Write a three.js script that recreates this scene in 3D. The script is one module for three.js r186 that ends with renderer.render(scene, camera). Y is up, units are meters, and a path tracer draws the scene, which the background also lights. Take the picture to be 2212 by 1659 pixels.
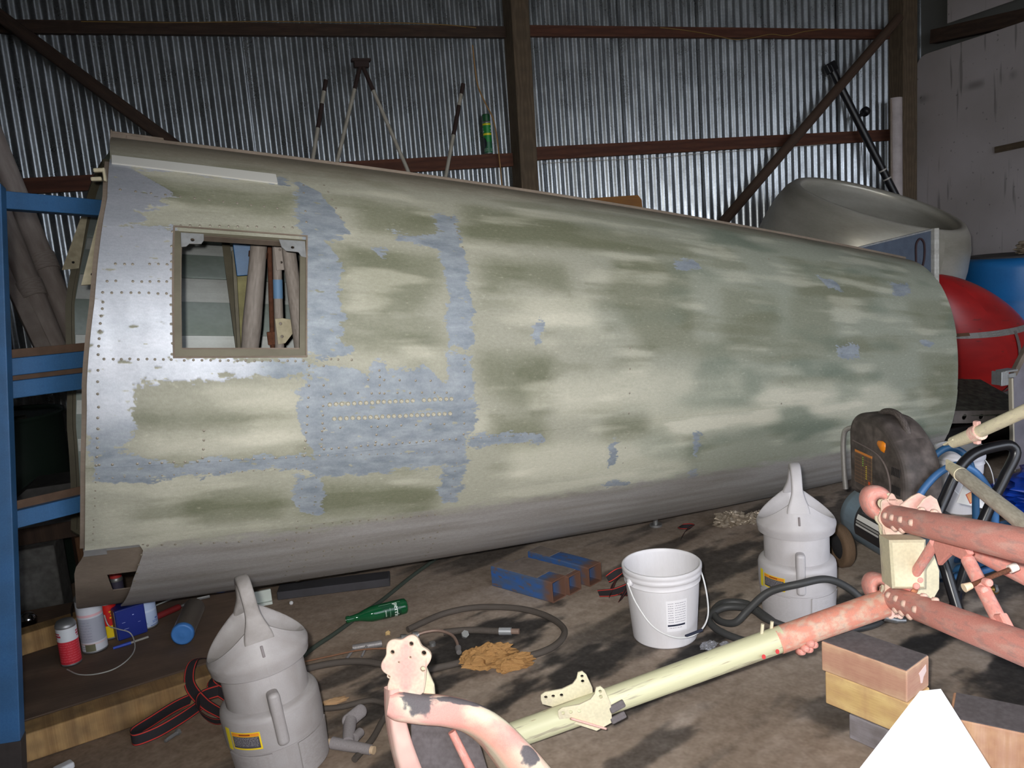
import * as THREE from 'three';
import { RoundedBoxGeometry } from 'three/addons/geometries/RoundedBoxGeometry.js';
import { mergeGeometries, mergeVertices, toCreasedNormals } from 'three/addons/utils/BufferGeometryUtils.js';
import { ImprovedNoise } from 'three/addons/math/ImprovedNoise.js';

// ---------------------------------------------------------------- camera, sky, flash, exposure
// world: x along the back wall (right), y up, z towards the viewer; the lens stands at x = 0, z = 0
const scene = new THREE.Scene();
const rad = THREE.MathUtils.degToRad;
const camera = new THREE.PerspectiveCamera(2 * Math.atan(829.5 / 1760) * 180 / Math.PI, 2212 / 1659, 0.05, 200);
{
  const yaw = rad(19.5), pitch = rad(8.9), roll = rad(-4.5), eye = new THREE.Vector3(0, 1.32, 0);
  const f = new THREE.Vector3(Math.sin(yaw) * Math.cos(pitch), -Math.sin(pitch), -Math.cos(yaw) * Math.cos(pitch));
  const r = new THREE.Vector3().crossVectors(f, new THREE.Vector3(0, 1, 0)).normalize(), u = new THREE.Vector3().crossVectors(r, f);
  const up = u.multiplyScalar(Math.cos(roll)).addScaledVector(r, -Math.sin(roll));
  camera.position.copy(eye); camera.up.copy(up); camera.lookAt(eye.clone().add(f));
}
const renderer = new THREE.WebGLRenderer();
renderer.toneMapping = THREE.LinearToneMapping;
renderer.toneMappingExposure = 1.1;
renderer.shadowMap.enabled = true;
scene.background = new THREE.Color().setRGB(0.90, 0.97, 1.10);     // bright overcast sky beyond the open front of the shed
scene.backgroundIntensity = 3.6;
const flash = new THREE.SpotLight(new THREE.Color().setRGB(1, 0.985, 0.95), 21, 0, rad(50), 1, 2);   // the camera's own flash, just beside the lens
flash.name = 'camera_flash'; flash.position.set(-0.045, 1.375, -0.02); flash.target.position.set(1.85, 0.68, -3.2); flash.castShadow = true;
scene.add(flash, flash.target);

// ---------------------------------------------------------------- helpers
let seed = 7;
const rnd = () => { seed = (seed * 1664525 + 1013904223) % 4294967296; return seed / 4294967296; };
const rr = (a, b) => a + (b - a) * rnd();
const perlin = new ImprovedNoise();
const fbm = (x, y, z = 0, oct = 4) => { let s = 0, a = 0.5; for (let i = 0; i < oct; i++) { s += a * perlin.noise(x, y, z + i * 7.3); x *= 2.03; y *= 2.03; a *= 0.5; } return s; };
const clamp = (x, a = 0, b = 1) => Math.min(b, Math.max(a, x));
const step = (a, b, x) => { const t = clamp((x - a) / (b - a)); return t * t * (3 - 2 * t); };
const mix = (a, b, t) => a + (b - a) * t;
const V = (x, y, z) => new THREE.Vector3(x, y, z);
const taken = {};
function numbered(n) { const k = taken[n] = (taken[n] ?? -1) + 1; return k ? n + '_' + String(k).padStart(3, '0') : n; }
function mesh(name, geo, mat, parent) {
  const m = new THREE.Mesh(geo, mat); m.name = name; m.castShadow = m.receiveShadow = true; (parent ?? scene).add(m); return m;
}
function structure(name, geo, mat) { const m = mesh(numbered(name), geo, mat); m.userData.kind = 'structure'; return m; }
function tag(o, label, category, group) { o.name = numbered(o.name); o.userData.label = label; o.userData.category = category; if (group) o.userData.group = group; return o; }
function thing(name, label, category, at = [0, 0, 0], turn = 0, group) {
  const g = new THREE.Group(); g.name = name; g.position.set(...at); g.rotation.y = turn; scene.add(g); return tag(g, label, category, group);
}
function single(name, label, category, geo, mat, group) { return tag(mesh(name, geo, mat), label, category, group); }
const moved = (g, x, y, z) => { g.translate(x, y, z); return g; };
// a box with eased edges, uv in metres
function box(w, h, d, r = 0.004) { r = Math.min(r, w / 2.01, h / 2.01, d / 2.01); return boxUv(new RoundedBoxGeometry(w, h, d, 2, r)); }
function boxUv(g, s = 1) {
  g = g.index ? g.toNonIndexed() : g; const p = g.attributes.position, n = g.attributes.normal, uv = new Float32Array(p.count * 2);
  for (let i = 0; i < p.count; i += 3) {
    const nx = Math.abs(n.getX(i) + n.getX(i + 1) + n.getX(i + 2)), ny = Math.abs(n.getY(i) + n.getY(i + 1) + n.getY(i + 2)), nz = Math.abs(n.getZ(i) + n.getZ(i + 1) + n.getZ(i + 2));
    for (let k = i; k < i + 3; k++) {
      const x = p.getX(k), y = p.getY(k), z = p.getZ(k);
      const [u, v] = nx >= ny && nx >= nz ? [z, y] : ny >= nz ? [x, z] : [x, y];
      uv[2 * k] = u * s; uv[2 * k + 1] = v * s;
    }
  }
  g.setAttribute('uv', new THREE.BufferAttribute(uv, 2)); return g;
}
const strip = (g) => { g = g.index ? g.toNonIndexed() : g; for (const k of Object.keys(g.attributes)) if (!['position', 'normal', 'uv'].includes(k)) g.deleteAttribute(k); return g; };
const join = (...gs) => mergeGeometries(gs.flat().map(strip));
const curve = (pts) => new THREE.CatmullRomCurve3(pts.map((p) => V(...p)), false, 'centripetal');
const tube = (pts, r, n = 40, k = 10) => capped(new THREE.TubeGeometry(curve(pts), n, r, k), pts, r, n, k);
function capped(g, pts, r, n, k) {   // closes both ends of a tube
  const p = g.attributes.position, parts = [strip(g)];
  for (const [row, flip] of [[0, 1], [n, 0]]) {
    const c = V(0, 0, 0), q = []; for (let j = 0; j < k; j++) { const v = new THREE.Vector3().fromBufferAttribute(p, row * (k + 1) + j); q.push(v); c.addScaledVector(v, 1 / k); }
    const pos = []; for (let j = 0; j < k; j++) { const a = q[j], b = q[(j + 1) % k]; pos.push(...c.toArray(), ...(flip ? b : a).toArray(), ...(flip ? a : b).toArray()); }
    const cap = new THREE.BufferGeometry(); cap.setAttribute('position', new THREE.Float32BufferAttribute(pos, 3)); cap.computeVertexNormals();
    cap.setAttribute('uv', new THREE.Float32BufferAttribute(new Float32Array(pos.length / 3 * 2), 2)); parts.push(cap);
  }
  return mergeGeometries(parts);
}
// straight rod, rail or bar between two points
function placeBetween(g, a, b) {   // g is along +y, centred
  const A = V(...a), B = V(...b), d = B.clone().sub(A), q = new THREE.Quaternion().setFromUnitVectors(V(0, 1, 0), d.clone().normalize());
  return g.applyQuaternion(q).translate((A.x + B.x) / 2, (A.y + B.y) / 2, (A.z + B.z) / 2);
}
const lenOf = (a, b) => V(...a).distanceTo(V(...b));
const rod = (a, b, r, r2 = r, k = 16) => placeBetween(new THREE.CylinderGeometry(r2, r, lenOf(a, b), k, 1), a, b);
// beam of w x d section from a to b, its depth side turned towards "face"
function beam(a, b, w, d, face = [0, 0, 1], r = 0.004) {
  const A = V(...a), B = V(...b), y = B.clone().sub(A).normalize(), z = V(...face).addScaledVector(y, -V(...face).dot(y)).normalize(), x = new THREE.Vector3().crossVectors(y, z);
  const g = box(w, A.distanceTo(B), d, r); const m = new THREE.Matrix4().makeBasis(x, y, z); m.setPosition(A.add(B).multiplyScalar(0.5)); return g.applyMatrix4(m);
}
const lathe = (pts, k = 40) => new THREE.LatheGeometry(pts.map(([x, y]) => new THREE.Vector2(x, y)), k);
function plate(outline, t, holes = [], bevel = 0.001, seg = 12) {   // flat plate cut from an outline, in xy, thickness along z, centred
  const s = outline instanceof THREE.Shape ? outline : new THREE.Shape(outline.map(([x, y]) => new THREE.Vector2(x, y)));
  for (const [x, y, r] of holes) { const h = new THREE.Path(); h.absarc(x, y, r, 0, Math.PI * 2, true); s.holes.push(h); }
  const b = Math.min(bevel, t / 3), g = new THREE.ExtrudeGeometry(s, { depth: t - 2 * b, bevelEnabled: b > 0, bevelThickness: b, bevelSize: b, bevelSegments: 1, curveSegments: seg });
  return g.translate(0, 0, -t / 2 + b);
}
// plate geometry laid into space: origin, x axis, y axis
function laid(g, o, x, y) { const X = V(...x).normalize(), Y = V(...y).addScaledVector(X, -V(...y).dot(X)).normalize(), m = new THREE.Matrix4().makeBasis(X, Y, new THREE.Vector3().crossVectors(X, Y)); m.setPosition(V(...o)); return g.applyMatrix4(m); }

// ---------------------------------------------------------------- computed textures
function texture(w, h, f, srgb = true, repeat = true) {
  const a = new Uint8Array(w * h * 4);
  for (let y = 0; y < h; y++) for (let x = 0; x < w; x++) { const c = f(x / w, y / h, x, y), i = (y * w + x) * 4; if (typeof c === 'number') a[i] = a[i + 1] = a[i + 2] = clamp(c) * 255; else { a[i] = clamp(c[0] / 255) * 255; a[i + 1] = clamp(c[1] / 255) * 255; a[i + 2] = clamp(c[2] / 255) * 255; } a[i + 3] = 255; }
  const t = new THREE.DataTexture(a, w, h); t.magFilter = THREE.LinearFilter; t.minFilter = THREE.LinearMipmapLinearFilter; if (srgb) t.colorSpace = THREE.SRGBColorSpace;
  if (repeat) t.wrapS = t.wrapT = THREE.MirroredRepeatWrapping; t.needsUpdate = true; return t;
}
function painted(w, h, draw) { const c = document.createElement('canvas'); c.width = w; c.height = h; draw(c.getContext('2d'), w, h); const t = new THREE.CanvasTexture(c); t.colorSpace = THREE.SRGBColorSpace; t.magFilter = THREE.LinearFilter; return t; }
function card(w, h, t = 0.002) { const g = new THREE.BoxGeometry(w, h, t); return g.toNonIndexed(); }   // flat printed thing, uv 0..1 on its face
const rgbm = (a, b, t) => [mix(a[0], b[0], t), mix(a[1], b[1], t), mix(a[2], b[2], t)];
const std = (o) => new THREE.MeshStandardMaterial({ side: THREE.DoubleSide, ...o, ...(o.map?.userData.tint ? { color: css(...o.map.userData.tint) } : {}) });
const css = (r, g, b) => new THREE.Color().setRGB(r / 255, g / 255, b / 255, THREE.SRGBColorSpace);
const shared = {};
// mottled dirty paint, uv in metres
function mottle(base, dirt, { size = 1, freq = 6, amount = 0.5, speck = 0.03, stretch = 1, n = 224, z = 0 } = {}) {
  if (size <= 0.3 && !base.own) {   // small things share a few neutral patterns, tinted by their base colour
    const ratio = Math.round(clamp((dirt[0] + dirt[1] + dirt[2]) / (base[0] + base[1] + base[2]), 0.4, 0.95) * 5) / 5, key = ratio + ',' + Math.round(amount * 2) / 2, p = [255, 255, 255]; p.own = true;
    const t = (shared[key] ??= mottle(p, [255 * ratio, 252 * ratio, 248 * ratio], { size: 0.3, freq: 6, amount, speck: 0.03, z: 3 })).clone(); t.repeat.set(1 / size, 1 / size); t.userData = { tint: base }; return t;
  }
  const t = texture(n, n, (u, v) => {
    const k = fbm(u * freq, v * freq * stretch, z), m = clamp(0.5 + k * 1.6) * amount, s = (rnd() - 0.5) * speck * 255;
    const q = rgbm(base, dirt, m); return [q[0] + s, q[1] + s, q[2] + s];
  });
  t.repeat.set(1 / size, 1 / size); return t;
}
const woodMap = (light, dark, { size = 0.5, rings = 26, n = 320, knots = 2, dirt = [70, 60, 52], dirtAmount = 0.35, z = 0, along = 'v' } = {}) => {
  const t = texture(n, n, (u, v) => {
    if (along === 'u') [u, v] = [v, u];
    const wob = fbm(u * 3, v * 1.2, z) * 0.5 + fbm(u * 9, v * 1.5, z + 3) * 0.12, g = 0.5 + 0.5 * Math.sin((u + wob * 0.35) * rings * 6.28), f = fbm(u * 90, v * 4, z + 5) * 0.7;
    const c = rgbm(light, dark, clamp(g * 0.55 + f + 0.15)), d = clamp(0.5 + fbm(u * 4, v * 4, z + 11) * 1.7) * dirtAmount;
    return rgbm(c, dirt, d);
  });
  t.repeat.set(1 / size, 1 / size); return t;
};
// ---------------------------------------------------------------- the shed: floor, walls, roof (open front)
const STAINS = [   // oil and water on the floor: x, z, half length, half depth, strength
  [0.66, -2.57, 0.34, 0.15, 0.9], [0.95, -2.26, 0.30, 0.12, 0.9], [0.44, -2.36, 0.22, 0.10, 0.8], [1.34, -2.17, 0.18, 0.055, 1.05], [1.92, -1.84, 0.20, 0.06, 1.05], [2.15, -1.62, 0.36, 0.13, 0.95],
  [1.10, -2.02, 0.18, 0.07, 0.8], [1.36, -2.45, 0.40, 0.12, 0.75], [1.75, -2.72, 0.45, 0.16, 0.7], [0.25, -2.02, 0.2, 0.06, 0.6], [0.9, -1.75, 0.3, 0.05, 0.55], [2.5, -2.2, 0.5, 0.2, 0.6], [1.45, -1.72, 0.12, 0.1, 0.5], [0.3, -2.62, 0.28, 0.06, 0.6],
  [1.95, -2.2, 0.30, 0.10, 0.85], [2.6, -3.0, 0.6, 0.2, 0.6],
];
const floorMap = texture(1536, 1536, (u, v) => {   // 10 x 10 m, x -3 .. 7, z -7 .. 3
  const x = -3 + u * 10, z = -7 + v * 10;
  const ca = Math.cos(0.34), sa = Math.sin(0.34), a = x * ca - z * sa, b = x * sa + z * ca;            // sweeping marks run slantwise
  const big = fbm(x * 0.9, z * 0.9, 3, 3), mid = fbm(a * 2.2, b * 9, 5, 4), fine = fbm(x * 30, z * 30, 1, 3), grit = rnd() - 0.5;
  let c = rgbm([134, 118, 104], [168, 153, 140], clamp(0.45 + big * 1.0 + mid * 0.8));
  c = rgbm(c, [124, 103, 84], step(0.9, -0.5, x) * 0.75);                                              // earthier towards the left
  c = rgbm(c, [196, 184, 176], step(0.0, 0.32, fbm(a * 1.8, b * 4.5, 21, 4)) * 0.55 * step(-2.7, -1.6, z));
  let dark = step(0.10, 0.34, fbm(a * 1.3 + 4, b * 5.5, 13, 4)) * 0.55;
  for (const [sx, sz, lx, lz, k] of STAINS) { const p = (x - sx) * ca - (z - sz) * sa, q = (x - sx) * sa + (z - sz) * ca, d = Math.hypot(p / lx, q / lz) + fbm(a * 5, b * 11, 31, 4) * 1.5; dark = Math.max(dark, k * step(1.15, 0.55, d)); }
  c = rgbm(c, [34, 31, 30], dark * 0.95);
  const g = fine * 26 + grit * 16; return [c[0] + g, c[1] + g, c[2] + g];
}, true, false);
const floorBump = texture(512, 512, (u, v) => 0.5 + fbm(u * 16, v * 16, 2, 5) * 0.7, false);
floorBump.repeat.set(6, 6);
const floorMat = std({ map: floorMap, bumpMap: floorBump, bumpScale: 0.004, roughness: 0.82 });
{
  const g = new THREE.BoxGeometry(14.2, 0.2, 10.4, 1, 1, 1); g.translate(0, -0.1, -2.0);
  const p = g.attributes.position, uv = g.attributes.uv; for (let i = 0; i < p.count; i++) uv.setXY(i, (p.getX(i) + 3) / 10, (p.getZ(i) + 7) / 10);
  structure('floor', g, floorMat);
  const yard = new THREE.BoxGeometry(40, 0.2, 20); yard.translate(0, -0.13, 13.25); structure('ground_outside', yard, std({ color: css(120, 112, 100), roughness: 1 }));
}
// galvanised corrugated iron, one mesh per sheet
const zincMap = texture(512, 512, (u, v) => { const s = fbm(u * 42, v * 42, 4, 2), b = fbm(u * 5, v * 2.2, 8, 4); const k = 0.80 + s * 0.12 + b * 0.20; return [k * 204, k * 210, k * 214]; });
zincMap.repeat.set(1.4, 1.4);
const zincRough = texture(512, 512, (u, v) => 0.33 + fbm(u * 60, v * 60, 14, 2) * 0.08 + fbm(u * 6, v * 3, 18, 3) * 0.18, false);
zincRough.repeat.set(1.4, 1.4);
const zinc = std({ map: zincMap, roughnessMap: zincRough, roughness: 1, metalness: 0.82 });
const rustyZinc = std({ color: css(120, 120, 116), roughness: 0.75, metalness: 0.3 });
function corrugated(w, h, pitch = 0.0762, amp = 0.0085, per = 12, phase = 0) {   // stands in xy, from x = 0, y = 0
  const n = Math.round(w / pitch * per), pos = [], nor = [], uv = [], idx = [];
  for (let i = 0; i <= n; i++) {
    const x = w * i / n, a = 2 * Math.PI * x / pitch + phase, z = amp * Math.cos(a), s = -amp * 2 * Math.PI / pitch * Math.sin(a), l = Math.hypot(1, s);
    for (const y of [0, h]) { pos.push(x, y, z); nor.push(-s / l, 0, 1 / l); uv.push(x, y); }
    if (i < n) { const k = 2 * i; idx.push(k, k + 2, k + 1, k + 1, k + 2, k + 3); }
  }
  const g = new THREE.BufferGeometry(); g.setAttribute('position', new THREE.Float32BufferAttribute(pos, 3)); g.setAttribute('normal', new THREE.Float32BufferAttribute(nor, 3)); g.setAttribute('uv', new THREE.Float32BufferAttribute(uv, 2)); g.setIndex(idx);
  return g;
}
const ROOF = 4.2;
const backWall = structure('wall_back', moved(new THREE.BoxGeometry(14.2, ROOF, 0.12), 0, ROOF / 2, -6.58), rustyZinc);
{
  const sheet = corrugated(0.0762 * 10.6, ROOF), s2 = corrugated(0.0762 * 10.6, ROOF); s2.translate(0, 0, 0); 
  const p2 = s2.attributes.uv; for (let i = 0; i < p2.count; i++) p2.setXY(i, p2.getX(i) + 0.37, p2.getY(i) + 0.21);
  for (let k = 0; k < 13; k++) { const m = mesh(numbered('corrugated_sheet'), k % 2 ? s2 : sheet, zinc, backWall); m.position.set(-2.63 + k * 0.762 + 0.004, 0, -6.452 + (k % 2 ? 0.004 : 0)); m.rotation.y = rr(-0.012, 0.012); m.rotation.z = rr(-0.003, 0.003); }
}
structure('wall_right', moved(new THREE.BoxGeometry(0.12, ROOF, 10.4), 6.86, ROOF / 2, -2.0), rustyZinc);
structure('wall_left', moved(new THREE.BoxGeometry(0.12, ROOF, 10.4), -6.9, ROOF / 2, -2.0), rustyZinc);
structure('ceiling', moved(new THREE.BoxGeometry(14.2, 0.12, 10.4), 0, ROOF + 0.06, -2.0), rustyZinc);
const FRONT = 2.4;   // the front is open from x = DOOR0 to DOOR1, below the lintel
const DOOR0 = 0.2, DOOR1 = 6.7, LINTEL = 3.1;
structure('wall_front', mergeGeometries([moved(new THREE.BoxGeometry(DOOR0 + 6.9, ROOF, 0.12), (DOOR0 - 6.9) / 2, ROOF / 2, FRONT), moved(new THREE.BoxGeometry(6.9 - DOOR1, ROOF, 0.12), (6.9 + DOOR1) / 2, ROOF / 2, FRONT), moved(new THREE.BoxGeometry(DOOR1 - DOOR0, ROOF - LINTEL, 0.12), (DOOR0 + DOOR1) / 2, (ROOF + LINTEL) / 2, FRONT)]), rustyZinc);

// timber frame of the back wall
const redWood = std({ map: woodMap([104, 62, 44], [70, 40, 29], { size: 0.6, rings: 9, dirtAmount: 0.25, dirt: [74, 52, 42] }), roughness: 0.85 });
const greyWood = std({ map: woodMap([112, 96, 76], [84, 70, 54], { size: 0.5, rings: 12, dirtAmount: 0.4, dirt: [70, 60, 50], z: 4 }), roughness: 0.9 });
const darkWood = std({ map: woodMap([76, 56, 44], [52, 38, 30], { size: 0.5, rings: 10, z: 9 }), roughness: 0.9 });
function rail(name, a, b, w, d, mat, label) { return single(name, label, 'beam', beam(a, b, w, d, [0, 0, 1], 0.003), mat); }
rail('girt_rail', [-6.8, 3.03, -6.425], [2.447, 3.085, -6.425], 0.085, 0.05, darkWood, 'upper horizontal timber rail on corrugated wall, in the dark bay behind the tube frame');
rail('girt_rail', [2.604, 3.098, -6.425], [6.36, 3.128, -6.425], 0.085, 0.05, redWood, 'upper horizontal red-brown timber rail right of the central post, wire looped on it');
rail('girt_rail', [-6.8, 1.95, -6.425], [2.428, 2.094, -6.425], 0.105, 0.05, redWood, 'lower horizontal timber rail that carries the green spray can');
rail('girt_rail', [2.60, 2.135, -6.425], [6.36, 2.195, -6.425], 0.105, 0.05, redWood, 'lower horizontal red-brown timber rail right of the central post, crossed by the brace');
single('timber_post', 'tall square timber post in the middle of the corrugated wall', 'post', beam([2.475, 0, -6.36], [2.545, 4.2, -6.36], 0.15, 0.2, [0, 0, 1], 0.006), greyWood);
single('timber_post', 'tall timber post in the corner beside the white board', 'post', beam([6.455, 0, -6.36], [6.475, 4.2, -6.36], 0.175, 0.2, [0, 0, 1], 0.006), greyWood);
single('diagonal_brace', 'dark diagonal pole brace sloping down from the upper left corner to the fuselage', 'beam', beam([-1.35, 3.36, -6.33], [0.62, 1.61, -6.33], 0.085, 0.06, [0, 0, 1], 0.02), darkWood);
single('diagonal_brace', 'brown round pole brace sloping up to the corner post beside the white board', 'beam', rod([3.55, 0.77, -6.31], [6.30, 3.23, -6.225], 0.046, 0.042), std({ map: woodMap([92, 70, 56], [66, 48, 38], { size: 0.3, rings: 8, z: 21 }), roughness: 0.9 }));
// side-wall rail and white sheets along the right wall
single('girt_rail', 'dark side-wall timber rail above the white board', 'beam', beam([6.735, 3.065, -6.24], [6.735, 2.70, -2.2], 0.125, 0.10, [1, 0, 0], 0.004), darkWood);
const HINGES = [[[-0.353, 1.333, -2.66], [-0.309, 1.333, -2.66], [-0.254, 1.572, -2.74], [-0.273, 1.572, -2.74]], [[-0.522, 1.400, -3.50], [-0.463, 1.402, -3.50], [-0.396, 1.604, -3.45], [-0.417, 1.600, -3.45]]];   // corners of the two cream hinge strips
const PATCHES = {   // worn paint on the near side, on a 1024 x 512 sheet: along the fuselage, round the fuselage
  metal: [
    [97,159, 153,154, 141,240, 225,242, 242,245, 230,250, 169,251, 116,252, 107,267, 103,282, 88,288, 75,291, 77,246],
    [110,86, 154,124, 137,140, 127,153, 109,158, 97,155],
    [246,90, 263,104, 275,133, 281,148, 272,156, 259,157, 269,172, 270,183, 263,200, 266,216, 259,230, 271,234, 268,239, 246,239, 233,240, 242,158, 240,137],
    [359,116, 379,116, 377,155, 379,176, 374,185, 377,205, 372,234, 351,236, 351,214, 356,197, 355,166, 358,158, 316,151, 318,144, 356,143],
    [296,160, 309,159, 311,163, 300,166],
    [225,254, 247,244, 269,248, 282,249, 285,243, 296,243, 295,249, 313,247, 326,244, 338,252, 345,256, 348,256, 349,239, 372,239, 370,257, 372,264, 367,286, 359,291, 360,312, 314,313, 274,313, 232,312, 222,305, 231,295, 222,279, 220,265],
    [78,291, 89,286, 106,289, 129,296, 162,294, 216,295, 234,297, 233,306, 174,304, 128,304, 85,304, 74,303],
    [214,311, 238,310, 235,324, 231,347, 215,341, 210,329],
    [336,314, 360,313, 355,328, 349,349, 338,350, 332,335],
    [361,291, 396,288, 433,293, 437,299, 396,300, 361,298],
    [433,213, 443,212, 440,232, 431,232],
    [601,145, 627,140, 633,151, 600,157],
    [792,143, 815,145, 823,160, 803,160],
    [906,139, 939,131, 937,152, 905,160],
    [801,230, 834,228, 835,241, 802,242],
    [933,221, 959,222, 953,229, 936,226],
    [495,351, 515,347, 533,351, 521,356],
    [605,347, 614,345, 614,361, 603,359],
    [603,303, 612,302, 610,330, 606,329],
    [506,305, 515,303, 512,327, 504,333],
    [112,86, 241,88, 238,99, 114,98],
  ],
  olive: [
    [274,163, 355,163, 351,186, 326,212, 288,206, 280,186],
    [393,163, 475,160, 478,191, 424,182, 387,195],
    [248,225, 348,226, 347,235, 272,236],
    [376,238, 447,239, 442,266, 434,272, 402,268, 377,256],
    [384,278, 434,279, 442,302, 409,308, 383,291],
    [107,262, 220,265, 219,277, 104,275],
    [116,252, 223,253, 222,257, 115,256],
    [235,174, 279,171, 262,231, 259,228],
    [532,150, 614,146, 607,237, 552,237, 513,190],
    [653,171, 726,176, 721,236, 642,233],
    [739,175, 804,182, 796,226, 729,227],
    [926,165, 1011,154, 1000,209, 926,212],
    [931,235, 996,234, 1000,320, 949,314],
    [608,229, 913,221, 912,235, 607,241],
    [133,118, 243,116, 240,137, 138,135],
    [293,108, 360,115, 362,147, 290,145],
    [390,96, 635,116, 628,138, 379,145],
    [211,346, 232,316, 334,330, 330,354, 256,348],
    [497,282, 604,283, 605,301, 497,306],
    [133,314, 206,321, 200,345, 129,339],
    [758,118, 894,128, 859,191, 752,174],
  ],
  cream: [
    [112,256, 222,258, 220,265, 111,262],
    [105,276, 218,279, 217,292, 115,289],
    [243,240, 346,238, 342,251, 322,241, 282,247, 253,242],
    [450,255, 606,251, 604,279, 448,280],
    [404,199, 498,190, 502,226, 446,216],
    [550,262, 865,262, 912,285, 869,306, 549,302],
    [400,299, 594,307, 599,349, 400,333],
    [80,319, 90,320, 84,350, 74,350],
    [371,270, 384,277, 374,294, 361,289],
  ],
};
const RIVETS = [
  [-0.253, 64.8, -0.117, 64.3, 7],
  [-0.280, 68.8, -0.123, 68.4, 8],
  [-0.295, 71.3, -0.128, 71.1, 8],
  [-0.091, 55.6, -0.135, 83.6, 15],
  [-0.298, 73.3, -0.329, 83.6, 8],
  [-0.335, 86.4, -0.428, 121.3, 20],
  [-0.315, 84.4, -0.140, 84.6, 9],
  [-0.105, 84.8, 0.243, 85.1, 15],
  [-0.065, 53.7, 0.294, 51.5, 14],
  [0.311, 56.8, 0.254, 84.2, 14],
  [0.364, 56.5, 0.312, 83.3, 12],
  [0.260, 86.1, 0.206, 105.8, 12],
  [0.306, 86.1, 0.269, 102.1, 10],
  [0.490, 85.8, 0.475, 92.5, 6],
  [0.467, 96.4, 0.450, 101.9, 4],
  [0.796, 55.6, 0.754, 82.2, 12],
  [0.848, 56.0, 0.799, 82.2, 12],
  [0.792, 84.9, 0.762, 104.1, 8],
  [0.833, 41.8, 0.848, 53.6, 5],
  [0.323, 55.9, 0.776, 55.0, 12],
  [0.846, 54.6, 1.141, 53.2, 5],
  [0.330, 83.0, 0.410, 83.0, 5],
  [0.739, 82.9, 0.818, 82.9, 4],
  [0.331, 84.8, 0.398, 84.9, 4],
  [0.903, 69.2, 1.259, 68.7, 14],
  [0.845, 71.7, 1.138, 71.3, 11],
  [1.138, 71.3, 1.334, 71.1, 6],
  [0.582, 69.4, 0.647, 69.3, 4],
  [0.578, 71.8, 0.717, 71.8, 5],
  [0.318, 90.9, 0.716, 91.4, 10],
  [0.391, 88.8, 0.661, 89.3, 6],
  [0.277, 102.7, 0.737, 102.5, 20],
  [0.260, 104.3, 0.726, 105.9, 18],
  [0.737, 102.7, 1.086, 102.6, 12],
  [0.744, 105.1, 1.075, 104.9, 10],
  [0.284, 97.9, 0.698, 98.4, 9],
  [-0.371, 102.9, 0.186, 104.3, 18],
  [-0.377, 105.7, 0.182, 107.0, 18],
  [-0.078, 97.0, -0.091, 102.9, 4],
  [0.203, 107.6, 0.163, 125.0, 8],
  [0.248, 107.2, 0.211, 125.7, 8],
  [0.162, 126.8, 0.095, 159.3, 11],
  [0.204, 127.4, 0.156, 166.2, 10],
  [0.733, 109.3, 0.704, 121.5, 6],
  [0.672, 131.9, 0.636, 152.0, 7],
  [0.255, 124.5, 0.652, 126.7, 14],
  [0.250, 136.7, 0.639, 137.5, 14],
  [0.249, 139.4, 0.256, 178.0, 3],
  [-0.297, 124.5, -0.348, 139.1, 5],
  [-0.285, 125.1, 0.130, 129.1, 12],
  [0.356, 114.7, 0.346, 159.3, 9],
  [1.534, 43.7, 1.437, 115.1, 14],
  [2.293, 43.3, 2.229, 119.5, 12],
  [0.400, 32.6, 0.430, 46.6, 5],
  [0.329, 33.9, 0.315, 49.4, 5],
  [-0.220, 43.8, 0.231, 45.3, 12],
];
const SCREWS = [
  [0.310, 92.9, 0.731, 92.7, 22],
  [0.320, 95.9, 0.721, 96.0, 21],
];
// ---------------------------------------------------------------- the fuselage section
const FX0 = -0.40, FX1 = 3.40;
function skinPoint(X, deg, off = 0) {   // deg: 0 crown, 90 near side, 180 keel, negative = far side
  const q = (X1, d) => {
    const t = (X1 - FX0) / (FX1 - FX0), top = 1.832 - 0.514 * t - 0.169 * t * t, bot = 0.225 - 0.362 * t + 0.173 * t * t, zc = -3.10 - 0.28 * t, b = 0.52 - 0.14 * t;
    const c = Math.cos(rad(d)), s = Math.sin(rad(d)), e = 2 / 2.25;
    return V(X1, (top + bot) / 2 + (top - bot) / 2 * Math.sign(c) * Math.abs(c) ** e, zc + b * Math.sign(s) * Math.abs(s) ** e);
  };
  const p = q(X, deg); if (!off) return p;
  const h = 0.6, du = q(X + 0.01, deg).sub(q(X - 0.01, deg)), dv = q(X, deg + h).sub(q(X, deg - h));
  return p.addScaledVector(dv.cross(du).normalize(), off);   // outwards
}
const table = (xs, ys) => (x) => { let i = 0; while (i < xs.length - 2 && x > xs[i + 1]) i++; return mix(ys[i], ys[i + 1], clamp((x - xs[i]) / (xs[i + 1] - xs[i]))); };
const rimNear = table([0, 30, 47, 73, 90, 102, 124.6, 126, 132, 158, 180], [-0.245, -0.242, -0.256, -0.318, -0.373, -0.405, -0.456, -0.456, -0.5, -0.545, -0.56]);
const rimFar = table([-180, -158, -142, -105, -75, -60, -35, -15, 0], [-0.38, -0.40, -0.62, -0.60, -0.535, -0.47, -0.37, -0.28, -0.245]);
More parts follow.
